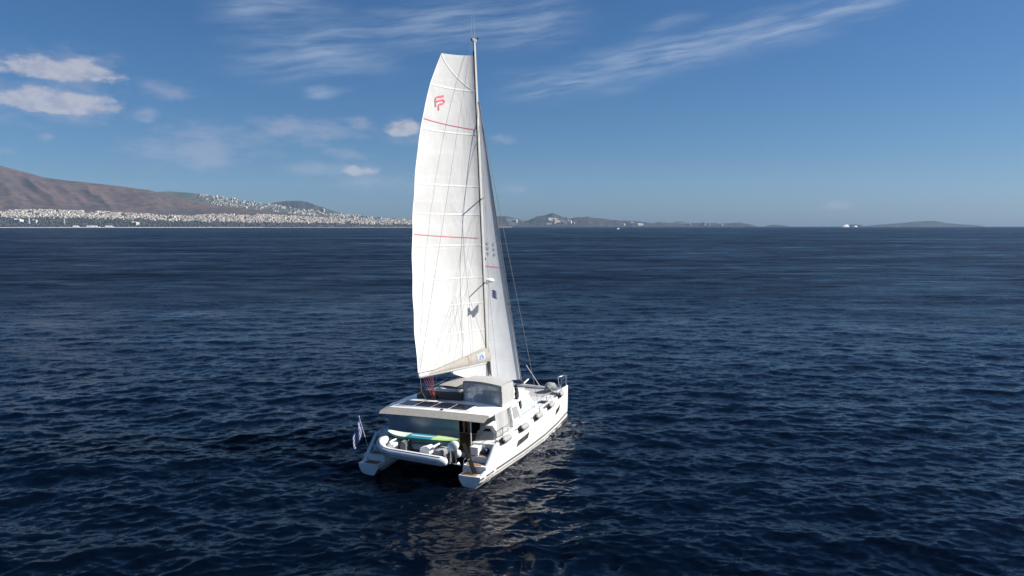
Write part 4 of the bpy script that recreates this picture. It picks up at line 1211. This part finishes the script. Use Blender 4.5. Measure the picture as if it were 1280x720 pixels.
deckpatch(.012, .30, .93, M['boardw'], 'nose_panel'); deckpatch(.30, .66, .90, M['teal'], 'deck_pad'); deckpatch(.66, .985, .93, M['lime'], 'tail_panel')
deckpatch(.34, .98, .16, M['boardw'], 'centre_stripe', .012)

# flag -----------------------------------------------------------------------------
def flag(base, top, w_, h_, label, drop, out, name='ensign'):
    t = thing(name, base, label, 'flag', None, BM)
    g = G(); g.tube([base, top], [.018, .012], 6); g.ball(top, .03, 8, 6); g.build('staff', M['ropew'], t)
    d = (Vector(base) - Vector(top)).normalized()
    def f(u, v):
        p = Vector(top) + d * (.04 + h_ * (1 - v))
        o = Vector(out) * (w_ * u * .62) + Vector((0, 0, -1)) * (w_ * drop * (u ** .85)) * (.9 + .15 * v)
        o += Vector((math.sin(u * 9 + v * 3.5), math.cos(u * 7 + v * 2), 0)) * .075 * u
        return p + o
    g = G(); g.grid(f, 22, 12); g.build('flag_cloth', M['flag'], t); return t
flag((.78, 3.36, 1.02), (.36, 3.52, 2.62), 1.2, .72, 'blue and white striped ensign drooping from a staff on the port quarter', .92, (-.40, .34, 0))
g = thing('courtesy_flag', (7.44, -.55, 7.95), 'small blue and white flag hoisted below the starboard spreader beside the mast', 'flag', None, BM)
q = G(); q.tube([SPR[2][2] if SPR[2][0] < 0 else SPR[3][2], (7.5, -.9, 2.9)], .007, 4); q.build('halyard', M['rope'], g)
q = G(); q.grid(lambda u, v: (7.25 + .55 * u, -.78 + .10 * math.sin(u * 7 + v), 8.05 + .42 * v - .12 * u + .04 * math.sin(u * 8)), 12, 8); q.build('flag_cloth', M['flag'], g)

# cockpit odds and ends ----------------------------------------------------------------
for k, (y, c) in enumerate(((-1.72, 'orange-brown towel hanging under the roof beside the clear curtain'), (-1.95, 'dark brown towel hanging under the roof next to the orange-brown one'))):
    g = G(); y0 = y
    g.grid(lambda u, v: (1.62 + .04 * math.sin(u * 8 + k) + .02 * v, y0 - .09 + .18 * u * (1 - .3 * v), 2.62 - (.55 + .15 * k) * v + .04 * math.sin(u * 5)), 8, 8)
    g.grid(lambda u, v: (1.66 + .04 * math.sin(u * 8 + k), y0 - .09 + .18 * u, 2.62 - .4 * v), 8, 4)
    o = g.build('towel', M['towel'] if k == 0 else mat('towel_dark', (.10, .05, .03), .9, .2, 12), org=(1.62, y, 2.4)); o.matrix_world = BM @ Matrix.Translation((1.62, y, 2.4)); tag(o, c, 'towel')
t = thing('gangway', (.62, -2.5, .7), 'dark folding gangway leaning up over the starboard stern steps', 'gangway', None, BM)
a0, a1 = Vector((.30, -2.95, .45)), Vector((.95, -2.05, 1.60)); dd = (a1 - a0); sd_ = dd.cross(Vector((0, 0, 1))).normalized() * .085
for s in (-1, 1):
    g = G(); g.tube([a0 + sd_ * s, a1 + sd_ * s], .028, 6); g.build('rail', M['plank'], t)
g = G(); n_ = dd.cross(sd_).normalized() * .02
g.loft([[a0 + sd_ * .85 + n_, a0 - sd_ * .85 + n_, a0 - sd_ * .85 - n_, a0 + sd_ * .85 - n_], [a1 + sd_ * .85 + n_, a1 - sd_ * .85 + n_, a1 - sd_ * .85 - n_, a1 + sd_ * .85 - n_]]); g.build('walkway', M['plank'], t)
t = thing('deck_box', (1.35, -2.5, 1.0), 'white deck box at the top of the starboard stern steps', 'box', None, BM)
g = G(); g.box(1.15, 1.55, -2.72, -2.30, 1.0, 1.34, .04); g.build('box_body', M['vinylw'], t)
g = G(); g.box(1.13, 1.57, -2.74, -2.28, 1.345, 1.42, .03); g.build('lid', M['vinylw'], t)
t = thing('duffel_bag', (1.95, -2.75, 1.5), 'dark blue soft bag on the starboard cockpit coaming', 'bag', None, BM)
g = G(); g.tube([(1.35, -2.92, 1.16), (1.38, -2.92, 1.16), (1.6, -2.92, 1.17), (1.85, -2.92, 1.16), (1.88, -2.92, 1.16)], [.05, .14, .15, .14, .05], 14); g.build('bag_body', mat('bag_navy', (.03, .04, .08), .8, .2, 8), t)
g = G(); g.tube([(1.5, -2.92, 1.30), (1.6, -2.92, 1.42), (1.72, -2.92, 1.30)], .015, 5); g.build('handle', M['black'], t)

# ------------------------------------------------------------------ haze
def haze():
    g = G(); g.box(-16800, 16800, -16800, 16800, -3, 950)
    m = bpy.data.materials.new('haze_air'); m.use_nodes = True; t = m.node_tree; t.nodes.clear()
    v = t.nodes.new('ShaderNodeVolumePrincipled'); v.inputs['Color'].default_value = (.40, .66, 1, 1); v.inputs['Density'].default_value = HAZE
    v.inputs['Anisotropy'].default_value = 0.0
    o = t.nodes.new('ShaderNodeOutputMaterial'); t.links.new(v.outputs[0], o.inputs['Volume'])
    ob = g.build('haze', m, smooth=False); ob['kind'] = 'stuff'; ob['label'] = 'thin bluish haze in the air over the sea'


HAZE = 2.2e-5
haze()
